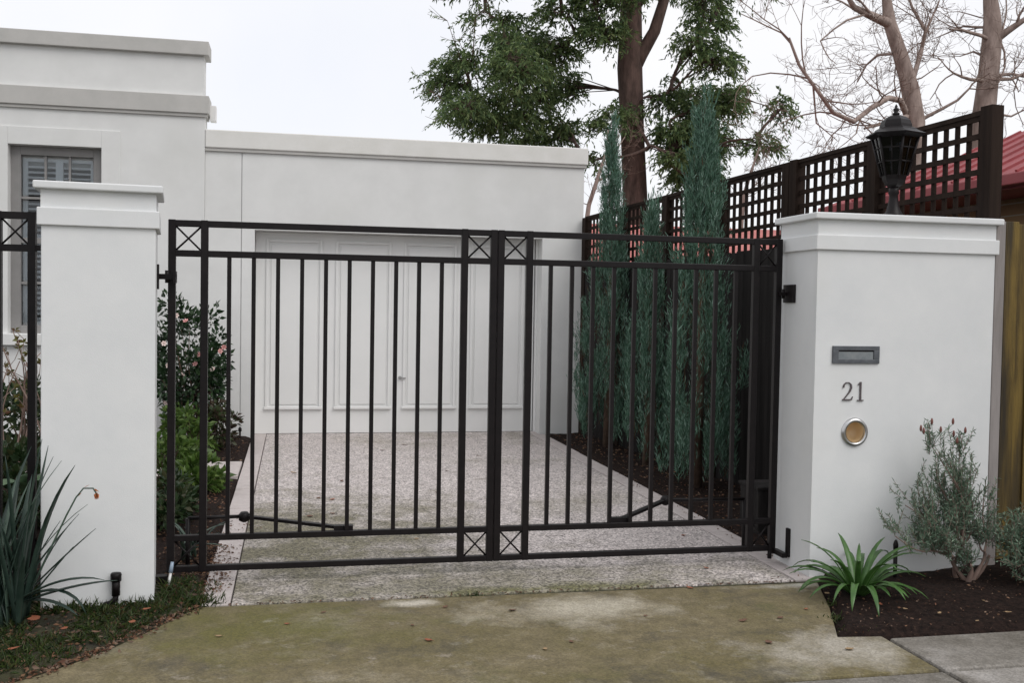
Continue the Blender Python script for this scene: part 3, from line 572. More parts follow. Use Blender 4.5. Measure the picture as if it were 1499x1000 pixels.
# big evergreen behind the garage
rng = np.random.default_rng(21)
YT = 23.0
M_EVG = leafmat('evergreen_leaves', [(.05, .085, .04), (.11, .165, .06), (.19, .26, .10), (.07, .12, .06), (.25, .30, .13)], .55, .4, .2)
ev = thing('evergreen_tree', 'tall dark evergreen tree with reddish trunk behind the garage', 'tree', (at(926, 300, YT)[0], YT, 0))
tp = [np.array([at(930, 300, YT)[0]+.05, YT, -.1]), at(930, 300, YT), at(926, 200, YT), at(922, 100, YT), at(924, 0, YT), at(926, -120, YT), at(922, -300, YT)]
tr = MB().tube(tp, [.42, .30, .28, .30, .25, .18, .06], 14)
fork = [at(918, 120, YT), at(938, 80, YT-.1), at(958, 45, YT-.2), at(972, 0, YT-.3), at(985, -90, YT-.4)]; tr.tube(fork, [.18, .16, .14, .12, .06], 10); tr.build('trunk', M_BARK, ev)
cl = [(655, 115, 26, 34, 1), (680, 95, 28, 36, 1), (690, 150, 40, 34, 1), (665, 175, 26, 26, .9), (720, 185, 48, 24, 1.1), (735, 125, 36, 44, 1.2), (730, 75, 26, 28, .9), (765, 165, 40, 38, 1.2), (770, 100, 36, 30, 1), (775, 40, 38, 30, 1.1), (750, 12, 26, 14, .9), (812, 70, 40, 36, 1.2), (815, 20, 42, 22, 1.1), (800, 130, 32, 26, .9), (830, 180, 38, 26, 1.1), (850, 105, 30, 34, 1), (868, 55, 30, 30, 1.1), (862, 8, 30, 16, 1), (790, 195, 42, 16, 1), (895, 15, 28, 24, .9), (880, 185, 24, 26, .8), (918, 175, 18, 14, .8),
      (985, 85, 28, 30, .9), (1010, 110, 30, 24, .9), (965, 150, 24, 28, .9), (1005, 165, 30, 24, .9), (1035, 130, 26, 22, .8), (975, 205, 34, 28, 1.7), (1015, 215, 40, 30, 1.7), (1050, 190, 26, 26, .9), (1000, 255, 36, 22, 1.4), (1045, 245, 30, 26, 1.4), (1030, 160, 28, 24, 1.2), (1075, 225, 20, 20, .8), (1085, 125, 18, 12, .7), (1100, 165, 12, 12, .6), (1128, 172, 13, 9, .6), (1092, 150, 10, 10, .5), (1000, 20, 36, 16, .8), (1045, 10, 26, 12, .8), (1070, 8, 14, 9, .6), (1010, 50, 26, 16, .7), (955, 245, 20, 16, .7), (860, 240, 22, 14, .5), (985, 285, 14, 10, .5),
      (700, 20, 12, 16, .35), (700, -60, 70, 40, 1), (800, -60, 80, 50, 1.2), (900, -80, 70, 60, 1.2), (1000, -60, 70, 40, 1.2), (860, -160, 90, 60, 1.2), (960, -150, 80, 60, 1.2), (915, -240, 60, 60, 1.1)]
lv = Leaves(); bm2 = MB(); px = YT/FL
net = [at(924, yy, YT) for yy in range(-220, 260, 40)]
for (cx_, cy_, rx, ry, den) in sorted(cl, key=lambda q: abs(q[0]-925)+.3*abs(q[1]-120)):
    dy = rng.uniform(-1.6, 1.6) if abs(cx_-925) > 60 else rng.uniform(-1.8, -.3)
    c = at(cx_, cy_, YT); c[1] += dy; side = 1 if cx_ > 925 else -1
    root = min(net, key=lambda p: np.linalg.norm(p-c-np.array([0, 0, -.35]))+rng.uniform(0, .5)); dist = np.linalg.norm(root-c)
    bp = branch_path(root, c, rng.uniform(-.08, .12), .13, 8); r0 = .018+.022*min(dist, 3)/1.5; bm2.tube(bp, np.linspace(r0+.012, .010, 9), 6); net += bp[3:]
    rx *= .9; ry *= .9
    R = np.array([rx, (rx+ry)/2, ry])*px
    ns = int(rx*ry*(.105 if cx_ < 830 else .15)*den)+8
    for k in range(ns):
        u = norm(rv()); p = c+u*R*(rng.random()**.45)
        if k % 4 == 0: bm2.tube([bp[rng.integers(4, 9)], (bp[7]+p)/2+rv()*.08, p], [.016, .010, .004], 4, cap=False)
        out_ = norm(np.array([u[0]+side*.3, u[1], .15])+rv()*.35); L = rng.uniform(.22, .5); m_ = 15; tt = np.linspace(0, 1, m_)
        P = p+np.outer(tt*L, out_); P[:, 2] -= .5*L*tt**2; T = norm(np.gradient(P, axis=0))
        D = norm(T*.75+rng.normal(size=(m_, 3))*.5+[0, 0, -.15]); lv.add(P, D, rng.uniform(.08, .17, m_), rng.uniform(.028, .05, m_), .1)
for (x0_, y0_, x1_, y1_) in ((690, 130, 655, 30), (700, 120, 672, 60), (668, 165, 622, 128), (690, 90, 700, 15), (660, 185, 635, 170), (730, 60, 715, 5), (1085, 140, 1142, 168), (1060, 200, 1110, 215)):
    bp = branch_path(at(x0_, y0_, YT-.3), at(x1_, y1_, YT-.6), .03, .05, 6); bm2.tube(bp, np.linspace(.018, .005, 7), 5)
    for k in range(5):
        q = bp[rng.integers(2, 7)]; d = norm(np.array([(x1_-x0_), 0, y0_-y1_])*.01+rv()*.8); bm2.tube([q, q+d*.25, q+d*.5+[0, 0, .05]], [.008, .005, .003], 4, cap=False)
        if k < 3: m_ = 12; P = q+np.outer(np.linspace(.1, 1, m_)*.45, d); lv.add(P, norm(d+rng.normal(size=(m_, 3))*.6-[0, 0, .4]), rng.uniform(.07, .13, m_), .03, .1)
lv.build('foliage', M_EVG, ev); bm2.build('branches', M_BARK, ev)

# bare deciduous trees
def bare(name, label, trunk, rads, Y, seed, limbs, ntw=7, group='bare winter trees beyond the trellis', scale=1.0):
    global rng; rng = np.random.default_rng(seed)
    P = [at(x, y, Y) for x, y in trunk]; t = thing(name, label, 'tree', (P[0][0], Y, 0), group)
    base = P[0].copy(); base[2] = -.1; MB().tube([base]+P, [rads[0]*1.25]+rads, 12).build('trunk', M_BAREBARK, t)
    lm = MB(); tw = MB()
    def grow(p, d, L, r, lev):
        n = 4; pts = [p]; dd = d.copy()
        for i in range(n): dd = norm(dd+rv()*.20+np.array([0, 0, .06])); pts.append(pts[-1]+dd*L/n)
        (lm if r > .02 else tw).tube(pts, np.linspace(r, r*.45, n+1), 6 if r > .02 else 4, cap=False)
        if lev <= 0: return
        for k in range(rng.integers(2, 5)):
            i = rng.integers(1, n+1); ax = norm(dd+rv()*.75); grow(pts[i], ax, L*rng.uniform(.45, .75), max(r*.45*rng.uniform(.7, 1), .0045), lev-1)
    for (pth, r0) in limbs:
        Q = [at(x, y, Y+dy) for x, y, dy in pth]; rr = np.linspace(r0, r0*.35, len(Q)); lm.tube(Q, rr, 7, cap=False)
        for i in range(1, len(Q)):
            for k in range(2 if ntw > 4 else 1):
                d = norm(norm(Q[i]-Q[i-1])+rv()*.7); s = rng.random(); grow(Q[i-1]+(Q[i]-Q[i-1])*s, d, rng.uniform(.7, 1.4)*scale, max(r0*.28, .008), 3)
    for k in range(ntw):
        i = rng.integers(1, len(P)); d = norm(np.array([rv(1)[0], rv(1)[0]*.6, .5])); grow(P[i], d, rng.uniform(.9, 1.6)*scale, rads[i]*.22, 3)
    lm.build('limbs', M_BAREBARK, t); tw.build('twigs', M_TWIG, t)
bare('bare_tree', 'bare pale-barked tree rising behind the lantern with long arching limbs', [(1338, 210), (1340, 180), (1333, 130), (1318, 80), (1302, 32), (1298, 0), (1296, -80)], [.19, .185, .165, .14, .12, .09, .05], 18, 31,
     [([(1326, 165, 0), (1318, 147, -.3), (1300, 143, -.6), (1275, 158, -.8), (1250, 178, -1), (1220, 165, -1.2), (1195, 130, -1.3), (1170, 95, -1.4), (1155, 55, -1.5)], .065), ([(1265, 188, -.6), (1300, 178, -.4), (1330, 170, 0)][::-1], .06), ([(1335, 120, 0), (1347, 80, .3), (1355, 45, .5), (1335, 10, .7), (1325, -20, .8)], .055), ([(1302, 34, 0), (1275, 22, -.3), (1250, 10, -.5), (1238, -10, -.6)], .10), ([(1308, 78, 0), (1285, 80, .5), (1268, 95, .7), (1255, 120, .9)], .035), ([(1190, 120, -1.3), (1195, 180, -1), (1225, 205, -.9)], .02), ([(1356, 45, .5), (1375, 0, .8)], .03)], 5)
bare('bare_tree', 'thick bare tree trunk rising behind the trellis end post', [(1440, 170), (1446, 120), (1452, 60), (1453, 30), (1450, 0), (1446, -70)], [.22, .20, .19, .17, .14, .08], 18, 32,
     [([(1452, 62, 0), (1475, 45, -.2), (1500, 28, -.4), (1530, 5, -.5)], .09), ([(1456, 110, 0), (1480, 108, .2), (1510, 112, .4)], .045), ([(1453, 40, 0), (1448, 10, .3), (1470, -25, .4)], .06), ([(1446, 85, 0), (1425, 75, .2), (1405, 82, .3)], .03), ([(1448, 40, 0), (1410, 38, .5), (1370, 55, .7)], .03), ([(1450, 165, -.4), (1480, 170, -.5), (1510, 155, -.6)], .03)], 5)
bare('bare_tree', 'slender leaning bare tree at the garage corner beside the evergreen trunk', [(858, 330), (862, 300), (872, 270), (880, 245), (888, 222), (890, 190)], [.055, .05, .045, .04, .03, .02], 21.5, 33,
     [([(874, 265, 0), (890, 258, .2), (905, 250, .3)], .03), ([(886, 228, 0), (905, 215, .2), (915, 200, .3)], .025)], 4, scale=.6)
bare('bare_tree', 'fine twiggy bare tree top showing above the trellis beside the tallest conifer', [(1085, 330), (1088, 290), (1096, 262), (1105, 235), (1112, 215)], [.05, .045, .035, .025, .015], 20.5, 34, [([(1090, 285, 0), (1115, 262, .2), (1130, 240, .3)], .02)], 7, scale=.55)

# ------------------------------------------------------------------ shrubs
def shrub(name, label, cat, x, y, z0, R, n, L, W, m, seed, stems=8, group=None, hollow=.55, clumps=None, up=.5):
    global rng; rng = np.random.default_rng(seed); R = np.array(R); c = np.array([x, y, z0+R[2]])
    t = thing(name, label, cat, (x, y, 0), group); sm2 = MB(); lv = Leaves()
    nc = clumps or 26; C = [c+norm(rv())*R*rng.uniform(hollow, .95) for _ in range(nc)]
    for i, q in enumerate(C):
        if i < stems or i % 2 == 0: sm2.tube(branch_path((x+rv(1)[0]*.03, y+rv(1)[0]*.03, -.03), q, .03, .07, 6), np.linspace(.012 if R[2] > .4 else .007, .003, 7), 5, cap=False)
        k = n//nc; U = norm(rng.normal(size=(k, 3))); P = q+U*R*.30*rng.random((k, 1))**.5
        D = norm(U+norm(q-c)*.5+[0, 0, up]+rng.normal(size=(k, 3))*.3); lv.add(P, D, rng.uniform(L*.6, L*1.2, k), rng.uniform(W*.7, W*1.2, k), .12)
    keep = lv.v; lv.v = [np.where(v[..., 2:3] < .01, np.concatenate([v[..., :2], np.full_like(v[..., 2:3], .01)], -1), v) for v in keep]
    sm2.build('stems', M_STEM, t); lv.build('foliage', m, t); return t, C
M_CAM = leafmat('camellia_leaves', [(.012, .028, .012), (.022, .05, .02), (.04, .075, .03)], .3, .15, .5)
M_LIGHT = leafmat('bright_green_leaves', [(.04, .08, .016), (.075, .14, .026), (.14, .21, .05)], .45, .3, .4)
M_DARKL = leafmat('dark_green_leaves', [(.018, .035, .014), (.03, .06, .02), (.05, .05, .02)], .45, .2, .4)
M_HELL = leafmat('bronze_green_leaves', [(.03, .05, .02), (.05, .07, .025), (.06, .04, .025), (.04, .025, .02)], .5, .2, .4)
M_PINK = mat('pink_petal', (.62, .25, .24), (.75, .48, .45), 30, .6); M_PALEPINK = mat('pale_pink_petal', (.75, .62, .58), rough=.6)
def flower(name, m, par, p, r):
    mb = MB(); ax = norm(rv()+np.array([0, -1.2, .3]))
    for ring, (k, rr, tilt) in enumerate(((6, 1, .25), (5, .65, .6))):
        for i in range(k):
            a = 2*math.pi*i/k+ring*.5; u = norm(np.cross(ax, [0.1, .2, 1])); v = np.cross(ax, u); d = norm(math.cos(a)*u+math.sin(a)*v+ax*tilt); s = np.cross(ax, d)
            mb.add([p, p+d*r*rr*.6+s*r*.35*rr, p+d*r*rr+ax*r*.15, p+d*r*rr*.6-s*r*.35*rr], [(0, 1, 2), (0, 2, 3)])
    mb.lathe(p+ax*r*.1-np.array([0, 0, r*.15]), [(.01*r, 0), (r*.3, r*.1), (r*.2, r*.35), (.01, r*.4)], 6); mb.build(name, m, par)
cam_, C = shrub('camellia_shrub', 'dark glossy camellia bush with pink flowers against the house wall', 'shrub', -1.12, 11.55, .30, (.40, .40, .68), 2400, .085, .045, M_CAM, 41, 10, clumps=34)
sec, C2 = None, None
for p_ in ((258, 462), (240, 503), (246, 535), (292, 519), (267, 549), (312, 541), (328, 508), (300, 552), (272, 470), (243, 590), (286, 533), (322, 514)):
    q = at(p_[0], p_[1], 11.22); flower('flower', M_PINK if p_[0] % 3 else M_PALEPINK, cam_, q, .034)
side_l = Leaves()
for q in (at(318, 500, 11.5), at(322, 530, 11.5), at(312, 560, 11.5), at(320, 545, 11.4), at(250, 445, 11.5), at(258, 470, 11.5)):
    k = 60; U = norm(rng.normal(size=(k, 3))); side_l.add(q+U*.13*rng.random((k, 1))**.5, norm(U+[0, 0, .2]), rng.uniform(.05, .1, k), .04, .1)
side_l.build('side_foliage', M_CAM, cam_)
sb = MB()
for q in (at(318, 500, 11.5), at(312, 560, 11.5), at(250, 445, 11.5)): sb.tube(branch_path((-1.1, 11.55, .5), q, .05, .05), np.linspace(.012, .004, 7), 5, cap=False)
sb.build('side_stems', M_STEM, cam_)
shrub('bronze_groundcover_shrub', 'low bronze-green leafy shrub beyond the pale garden path by the garage wall', 'shrub', -.82, 11.25, .02, (.26, .30, .24), 1100, .07, .04, M_HELL, 42)
shrub('bright_green_shrub', 'bright green leafy shrub under the camellia beside the pale garden path', 'shrub', -1.02, 10.85, .05, (.26, .25, .28), 600, .09, .040, M_LIGHT, 43, clumps=18)
shrub('bright_green_shrub', 'large bright green shrub beside the narrow pillar on the gate side of the path', 'shrub', -1.05, 9.1, .02, (.27, .30, .25), 620, .10, .045, M_LIGHT, 44, clumps=18)
shrub('bright_green_shrub', 'low bright green shrub touching the driveway edging before the path', 'shrub', -.74, 8.75, .02, (.20, .25, .13), 600, .10, .045, M_LIGHT, 45, up=.9)
shrub('dark_green_shrub', 'dark low shrub in the mulch behind the gate hinge post', 'shrub', -.92, 7.6, .01, (.28, .45, .16), 900, .08, .035, M_DARKL, 46)
shrub('dark_green_shrub', 'dense dark green shrub behind the iron fence panel', 'shrub', -1.95, 7.6, .0, (.40, .4, .30), 1500, .09, .05, M_DARKL, 47)
shrub('dark_green_shrub', 'tall dark shrub below the taupe window', 'shrub', -2.5, 10.6, .0, (.6, .5, .42), 1600, .09, .05, M_DARKL, 48)
# rose canes under the window
rng = np.random.default_rng(50); rc = thing('rose_bush', 'thin bare rose canes with a few reddish leaves under the window', 'shrub', (-2.28, 9.2, 0)); mb = MB(); lv = Leaves(); 
for k in range(9):
    e = np.array([-2.28+rng.uniform(-.3, .22), 9.2+rng.uniform(-.2, .2), rng.uniform(.9, 1.38)]); bp = branch_path((-2.28+rv(1)[0]*.08, 9.2, -.02), e, 0, .07); mb.tube(bp, np.linspace(.010, .004, 7), 5)
    for j in range(3): s = bp[rng.integers(3, 7)]; e2 = s+np.array([rv(1)[0]*.12, rv(1)[0]*.1, .16]); mb.tube([s, (s+e2)/2+rv()*.01, e2], .003, 4); lv.add(np.repeat(e2[None], 5, 0), rng.normal(size=(5, 3))+[0, 0, .5], .05, .03)
mb.build('canes', M_TWIG, rc); lv.build('foliage', leafmat('rose_leaves', [(.10, .06, .02), (.12, .13, .03), (.10, .035, .02)], .5, .3), rc)

# strap-leaf plants --------------------------------------------------
def strap(base, az, L, W, el, droop, m, par, name='leaf', n=9, twist=.0):
    d = np.array([math.cos(az), math.sin(az), 0]); p = np.array(base, float); pts = [p.copy()]; ang_ = el
    for i in range(n):
        p = p+(d*math.cos(ang_)+np.array([0, 0, math.sin(ang_)]))*L/n; ang_ -= droop/n*(.5+i/n); 
        if p[2] < .012: p[2] = .012
        pts.append(p.copy())
    sd_ = np.array([-math.sin(az), math.cos(az), 0]); vs = []
    for i, q in enumerate(pts):
        t = i/n; wv = W*min(1, .55+1.6*t)*(1-t**3.2)**.8+.0015; vs += [q-sd_*wv/2+np.array([0, 0, wv*.22]), q, q+sd_*wv/2+np.array([0, 0, wv*.22])]
    fs = []
    for i in range(n): b = 3*i; fs += [(b, b+1, b+4, b+3), (b+1, b+2, b+5, b+4)]
    mb = MB(); mb.add(vs, fs, True); o = mb.build(name, m, par); sol = o.modifiers.new('thick', 'SOLIDIFY'); sol.thickness = .002; return o
def plantmat(name, c1, c2, rough=.35):
    m = mat(name, c1, c2, 9, rough, spec=.45); t = m.node_tree; P = t.nodes['Principled BSDF']; P.inputs['Subsurface Weight'].default_value = 0
    return m
M_CLIV = plantmat('clivia_green', (.032, .085, .018), (.07, .155, .036)); M_FLAX = plantmat('dark_strap_green', (.016, .034, .026), (.035, .06, .045), .45)
M_FLAX2 = plantmat('grey_strap_green', (.05, .08, .06), (.07, .11, .08), .4); M_ORANGE = mat('withered_orange', (.35, .10, .03), (.5, .2, .08), 30, .8)
rng = np.random.default_rng(61); random.seed(61)
cv = thing('strap_leaf_plant', 'bright green strap-leaf plant sprawling at the foot of the wide pillar', 'plant', (3.12, 5.16, 0))
for k in range(36):
    az = 2*math.pi*k/36+random.uniform(-.15, .15); inner = k % 3 == 0
    strap((3.12+.03*math.cos(az), 5.16+.03*math.sin(az), .0), az, random.uniform(.32, .52), random.uniform(.030, .046), random.uniform(1.05, 1.4) if inner else random.uniform(.6, 1.0), random.uniform(1.0, 1.8) if inner else random.uniform(1.3, 2.3), M_CLIV, cv)
fx = thing('flax_clump', 'dark upright strap-leaf clump leaning across the narrow pillar', 'plant', (-1.38, 5.36, 0))
for k in range(64):
    az = random.uniform(-math.pi, math.pi); b = (-1.40+random.uniform(-.13, .12), 5.36+random.uniform(-.1, .1), -.01)
    strap(b, az, random.uniform(.5, .95), random.uniform(.020, .034), random.uniform(1.15, 1.5), random.uniform(.1, .7), M_FLAX if k % 4 else M_FLAX2, fx)
for (az, L, el, dr_) in ((-.15, .50, 1.0, .15), (-.1, .52, .82, .1), (.0, .46, 1.1, .1), (-.2, .50, .60, .9), (-.15, .52, .35, .3), (-.5, .40, .25, .9), (-.1, .36, .9, .0), (-.3, .42, -.1+.75, 2.2)):
    strap((-1.30+random.uniform(-.05, .03), 5.34+random.uniform(-.06, .04), .10), az, L, .038, el, dr_, M_FLAX, fx)
st = [(-1.27, 5.33, .12), (-1.17, 5.31, .34), (-1.08, 5.30, .54), (-1.035, 5.30, .63), (-1.00, 5.295, .675), (-.955, 5.29, .675), (-.935, 5.29, .64)]
MB().tube(st, [.006, .005, .0045, .004, .004, .004, .003], 6).build('flower_stalk', M_FLAX2, fx)
wl = Leaves(); P = np.repeat(np.array([[-.94, 5.29, .655]]), 9, 0); wl.add(P, norm(rng.normal(size=(9, 3))*.13+[0, 0, -1]), .036, .02); P = np.array([st[4], st[5], st[3], st[5]]); wl.add(P, norm(np.array([[.5, 0, .3], [.8, 0, -.5], [.6, 0, .5], [.6, 0, -.7]])), .035, .008); wl.build('withered_flower', M_ORANGE, fx)
sl = thing('strap_leaf_plant', 'small dark strap-leaf plant behind the lower corner of the gate on the narrow pillar', 'plant', (-.62, 6.5, 0))
for k in range(14): az = random.uniform(-math.pi, math.pi); strap((-.62+random.uniform(-.06, .06), 6.5+random.uniform(-.06, .06), 0), az, random.uniform(.25, .42), .02, random.uniform(.8, 1.4), random.uniform(.8, 1.8), M_FLAX2 if k % 2 else M_FLAX, sl)
# big leaf plant behind fence panel
bl = thing('broad_leaf_plant', 'broad pale green leaves behind the iron fence panel', 'plant', (-1.62, 6.9, 0))
for k in range(9):
    az = random.uniform(-2.6, .3); strap((-1.62, 6.9, .25+random.uniform(0, .3)), az, random.uniform(.22, .32), random.uniform(.12, .17), random.uniform(.3, 1.1), random.uniform(.9, 1.6), plantmat('broad_leaf_green', (.05, .10, .05), (.10, .17, .08), .4) if k == 0 else bpy.data.materials['broad_leaf_green'], bl)
MB().tube([(-1.62, 6.9, -.03), (-1.61, 6.9, .3), (-1.62, 6.9, .56)], [.018, .014, .01], 7).build('stem', M_STEM, bl)
# lavender ----------------------------------------------------------------
M_LAV = leafmat('lavender_leaves', [(.08, .135, .085), (.14, .21, .145), (.24, .31, .23), (.10, .15, .10)], .7, .2, .15)
M_LAVF = mat('maroon_flower_head', (.12, .045, .04), (.2, .08, .06), 60, .8)
def lavender(label, base, targets, seed, nfl, per=24):
    global rng; rng = np.random.default_rng(seed); t = thing('lavender_bush', label, 'shrub', base); wood = MB(); lv = Leaves(); base = np.array(base, float)
    mains = [base+np.array([dx, dy, dz]) for dx, dy, dz in ((-.12, -.02, .17), (-.03, .03, .22), (.07, -.04, .20), (.15, .02, .16), (-.06, -.08, .14))]
    for q in mains: wood.tube(branch_path(base+rv()*np.array([.03, .02, 0])-[0, 0, .02], q, -.08, .14, 7), np.linspace(.017, .008, 8)*(1+.15*rng.normal(size=8)), 7, cap=False)
    for q in targets:
        q = np.array(q, float); src = min(mains, key=lambda m0: np.linalg.norm(m0-q)); bp = branch_path(src, q, -.03, .08, 7); wood.tube(bp, np.linspace(.007, .003, 8), 5, cap=False)
        for k in range(per):
            s = bp[rng.integers(2, 8)]+rv()*.022; d = norm(norm(q-base)*.5+[0, 0, .75]+rv()*.38); L = rng.uniform(.07, .16); wood.tube([s, s+d*L*.5, s+d*L], .0018, 3, cap=False)
            m_ = 24; tt = np.linspace(.05, 1, m_); P = s+np.outer(tt*L, d); D = norm(d*.6+rng.normal(size=(m_, 3))*.55); lv.add(P, D, rng.uniform(.020, .040, m_), .0068, 0, .1)
    wood.build('branches', M_TWIG, t); lv.build('foliage', M_LAV, t)
    for (p, h) in nfl:
        p = np.array(p, float); f0 = MB().lathe(p, [(.002, 0), (.007, .008), (.008, .02), (.006, .032), (.002, .04)], 7); fo = f0.build('flower_head', M_LAVF, t)
        q0 = min(targets, key=lambda m0: np.linalg.norm(np.array(m0)-p)); MB().tube([np.array(q0), (np.array(q0)+p)/2+np.array([0, 0, .02]), p+np.array([0, 0, .004])], .0018, 4).build('stalk', M_LAV, fo)
def al(x, y, Y=5.36): return at(x, y, Y)
lav_t = [al(1370, 690), al(1390, 680), al(1405, 720), al(1350, 720), al(1380, 740, 5.45), al(1345, 745), al(1420, 700), al(1425, 755), al(1400, 770, 5.25), al(1360, 775, 5.25), al(1325, 740, 5.3), al(1310, 785, 5.25), al(1385, 800, 5.2), al(1430, 790), al(1365, 655, 5.4), al(1405, 660, 5.4), al(1440, 730), al(1350, 790, 5.45), al(1410, 830, 5.3), al(1395, 700, 5.25)]
fl_ = [(al(1348, 632), .12), (al(1352, 636, 5.32), .1), (al(1364, 622), .14), (al(1377, 634), .14), (al(1395, 622), .16), (al(1396, 640, 5.4), .1), (al(1413, 635), .14), (al(1401, 650, 5.3), .1)]
lavender('grey-green lavender bush with maroon flower heads before the wide pillar', (3.93, 5.30, 0), lav_t, 71, fl_)
lav2 = [al(1465, 770, 5.3), al(1480, 790, 5.2), al(1495, 775, 5.3), al(1470, 815, 5.2), al(1490, 830, 5.1), al(1510, 790, 5.2), al(1520, 820, 5.1), al(1460, 800, 5.4), al(1530, 770, 5.3), al(1500, 850, 5.1)]
lavender('spreading dark grey-green lavender bush at the foot of the yellow paling fence', (4.42, 5.2, 0), lav2, 72, [])

# ------------------------------------------------------------------ small things
tp_ = thing('standpipe', 'short black capped pipe with elbow at the foot of the narrow pillar', 'pipe', (-.90, 5.52, 0))
MB().tube([(-.885, 5.525, .075), (-.885, 5.525, .165)], .021, 12).build('pipe', M_IRON, tp_)
MB().lathe((-.885, 5.525, .150), [(.027, 0), (.028, .035), (.024, .042), (.002, .043)], 14).build('cap', M_IRON, tp_)
MB().tube([(-.885, 5.525, .085), (-.888, 5.525, .055), (-.91, 5.522, .035), (-.935, 5.52, .03), (-.945, 5.52, .01), (-.945, 5.52, -.05)], .016, 10).build('elbow', M_IRON, tp_)
sk = thing('garden_stake', 'dark slim irrigation stake standing between the strap-leaf plant and lavender', 'stake', (3.52, 5.42, 0))
MB().tube([(3.52, 5.42, -.06), (3.52, 5.42, .20)], .013, 8).build('shaft', M_IRON, sk); MB().lathe((3.52, 5.42, .19), [(.014, 0), (.016, .03), (.010, .05), (.004, .06)], 10).build('head', M_IRON, sk)
M_BLUE = mat('pale_blue_plastic', (.30, .38, .48), rough=.35)
rd = thing('plastic_rod', 'thin white rod with pale blue tip leaning on the gate foot', 'rod', (-.655, 5.86, 0))
MB().tube([(-.672, 5.85, -.01), (-.652, 5.86, .10)], [.006, .008], 8).build('shaft', M_WHITE, rd); MB().tube([(-.653, 5.86, .098), (-.645, 5.865, .155)], [.012, .009], 8).build('tip', M_BLUE, rd)
ir = thing('conduit_stub', 'short dark stub standing at the foot of the garage wall joint', 'pipe', (-.60, 12.2, 0)); MB().tube([(-.6, 12.2, -.05), (-.6, 12.2, .11)], .012, 8).lathe((-.6, 12.2, .1), [(.02, 0), (.02, .03), (.01, .05)], 10).build('stub', M_IRON, ir)
bxo = thing('motor_housing', 'dark weathered box in the bed behind the gate on the wide pillar', 'box', (3.32, 6.75, 0)); MB().box(3.2, 3.45, 6.6, 6.9, -.02, .34).build('body', M_OLDWOOD, bxo, bevel=.01); MB().box(3.19, 3.46, 6.59, 6.91, .338, .36).build('lid', M_OLDWOOD, bxo, bevel=.004)

# ------------------------------------------------------------------ grass, litter, leaves
M_GRASS = leafmat('grass_blades', [(.018, .036, .010), (.035, .062, .016), (.06, .095, .022), (.08, .065, .025)], .5, .25)
M_LIT = leafmat('dry_leaf_litter', [(.05, .025, .015), (.13, .055, .03), (.20, .11, .06), (.09, .06, .045), (.24, .16, .11)], .8, .1)
def hz(X, Y): return soil(X, Y)
rng = np.random.default_rng(81)
gs = Leaves(); n = 26000; X = rng.uniform(-2.6, -.35, n); Y = rng.uniform(3.9, 5.95, n)
edge = inside(AP, X+.02, Y-.03) | inside(AP, X, Y); dens = vnoise(X, Y, 3.5, 9)+.35*vnoise(X, Y, 9, 10)
pil = (X > -1.26) & (X < -.70) & (Y > 5.57); k_ = (~edge) & (~pil) & (dens > .54); X, Y = X[k_], Y[k_]; n = len(X); Z = np.maximum(hz(X, Y), -.02)
gs.add(np.stack([X, Y, Z], 1), rng.normal(size=(n, 3))*.55+[0, 0, 1], rng.uniform(.025, .085, n), rng.uniform(.003, .006, n), .25)
for (tx, ty, rr, k, hh) in ((-.50, 5.56, .06, 260, .09), (-1.15, 5.53, .07, 300, .13), (2.83, 4.80, .04, 200, .05), (2.80, 4.62, .04, 160, .04), (1.0, 5.525, .03, 50, .035), (-.62, 5.42, .08, 160, .06), (2.95, 5.05, .04, 120, .06)):
    P = np.stack([tx+rng.normal(size=k)*rr, ty+rng.normal(size=k)*rr*.6, np.full(k, -.01)], 1); gs.add(P, rng.normal(size=(k, 3))*.6+[0, 0, 1], rng.uniform(.4, 1, k)*hh, .006, .2)
tag(gs.build('grass', M_GRASS), 'short tufted grass in front of the narrow pillar and bed edges', 'grass', kind='stuff')
lt = Leaves()
def litter(x0, x1, y0, y1, n, sz, hard=False, z=None, mask=None):
    X = rng.uniform(x0, x1, n); Y = rng.uniform(y0, y1, n)
    if mask is not None: k = mask(X, Y); X, Y = X[k], Y[k]
    n = len(X); Z = np.maximum(hz(X, Y), 0)+.008 if z is None else np.full(n, z); D = rng.normal(size=(n, 3))*[1, 1, .18]
    lt.add(np.stack([X, Y, Z], 1), D, rng.uniform(sz*.5, sz*1.3, n), rng.uniform(sz*.25, sz*.6, n))
offhard = lambda X, Y: ~inside(AP, X, Y) & ~((X > -1.27) & (X < -.69) & (Y > 5.56)) & ~((X > 3.03) & (X < 4.27) & (Y > 5.56))
litter(-2.2, -.4, 4.2, 5.9, 2600, .032, mask=offhard); litter(2.6, 5.4, 4.5, 5.6, 650, .018, mask=offhard)
litter(-1.6, -.5, 6.1, 9.5, 1500, .03); litter(-1.6, -.5, 10.5, 12.3, 500, .03); litter(3.1, 3.9, 6.1, 12.3, 1300, .03)
litter(-.62, -.33, 5.75, 6.9, 1000, .026, mask=lambda X, Y: rng.random(X.shape) < np.clip(1.25-(X+.62)*3.4, .05, 1)); litter(-.48, -.2, 7.2, 7.8, 60, .022)
litter(2.85, 3.15, 5.6, 9.5, 180, .02, mask=lambda X, Y: X > 3.0)
ed = np.array(AP[:7]); 
for i in range(6):
    m_ = 90; t = rng.random((m_, 1)); P = ed[i]*(1-t)+ed[i+1]*t+rng.normal(size=(m_, 2))*.03-[.015, 0]; lt.add(np.concatenate([P, np.full((m_, 1), .006)], 1), rng.normal(size=(m_, 3))*[1, 1, .2], rng.uniform(.012, .03, m_), .012)
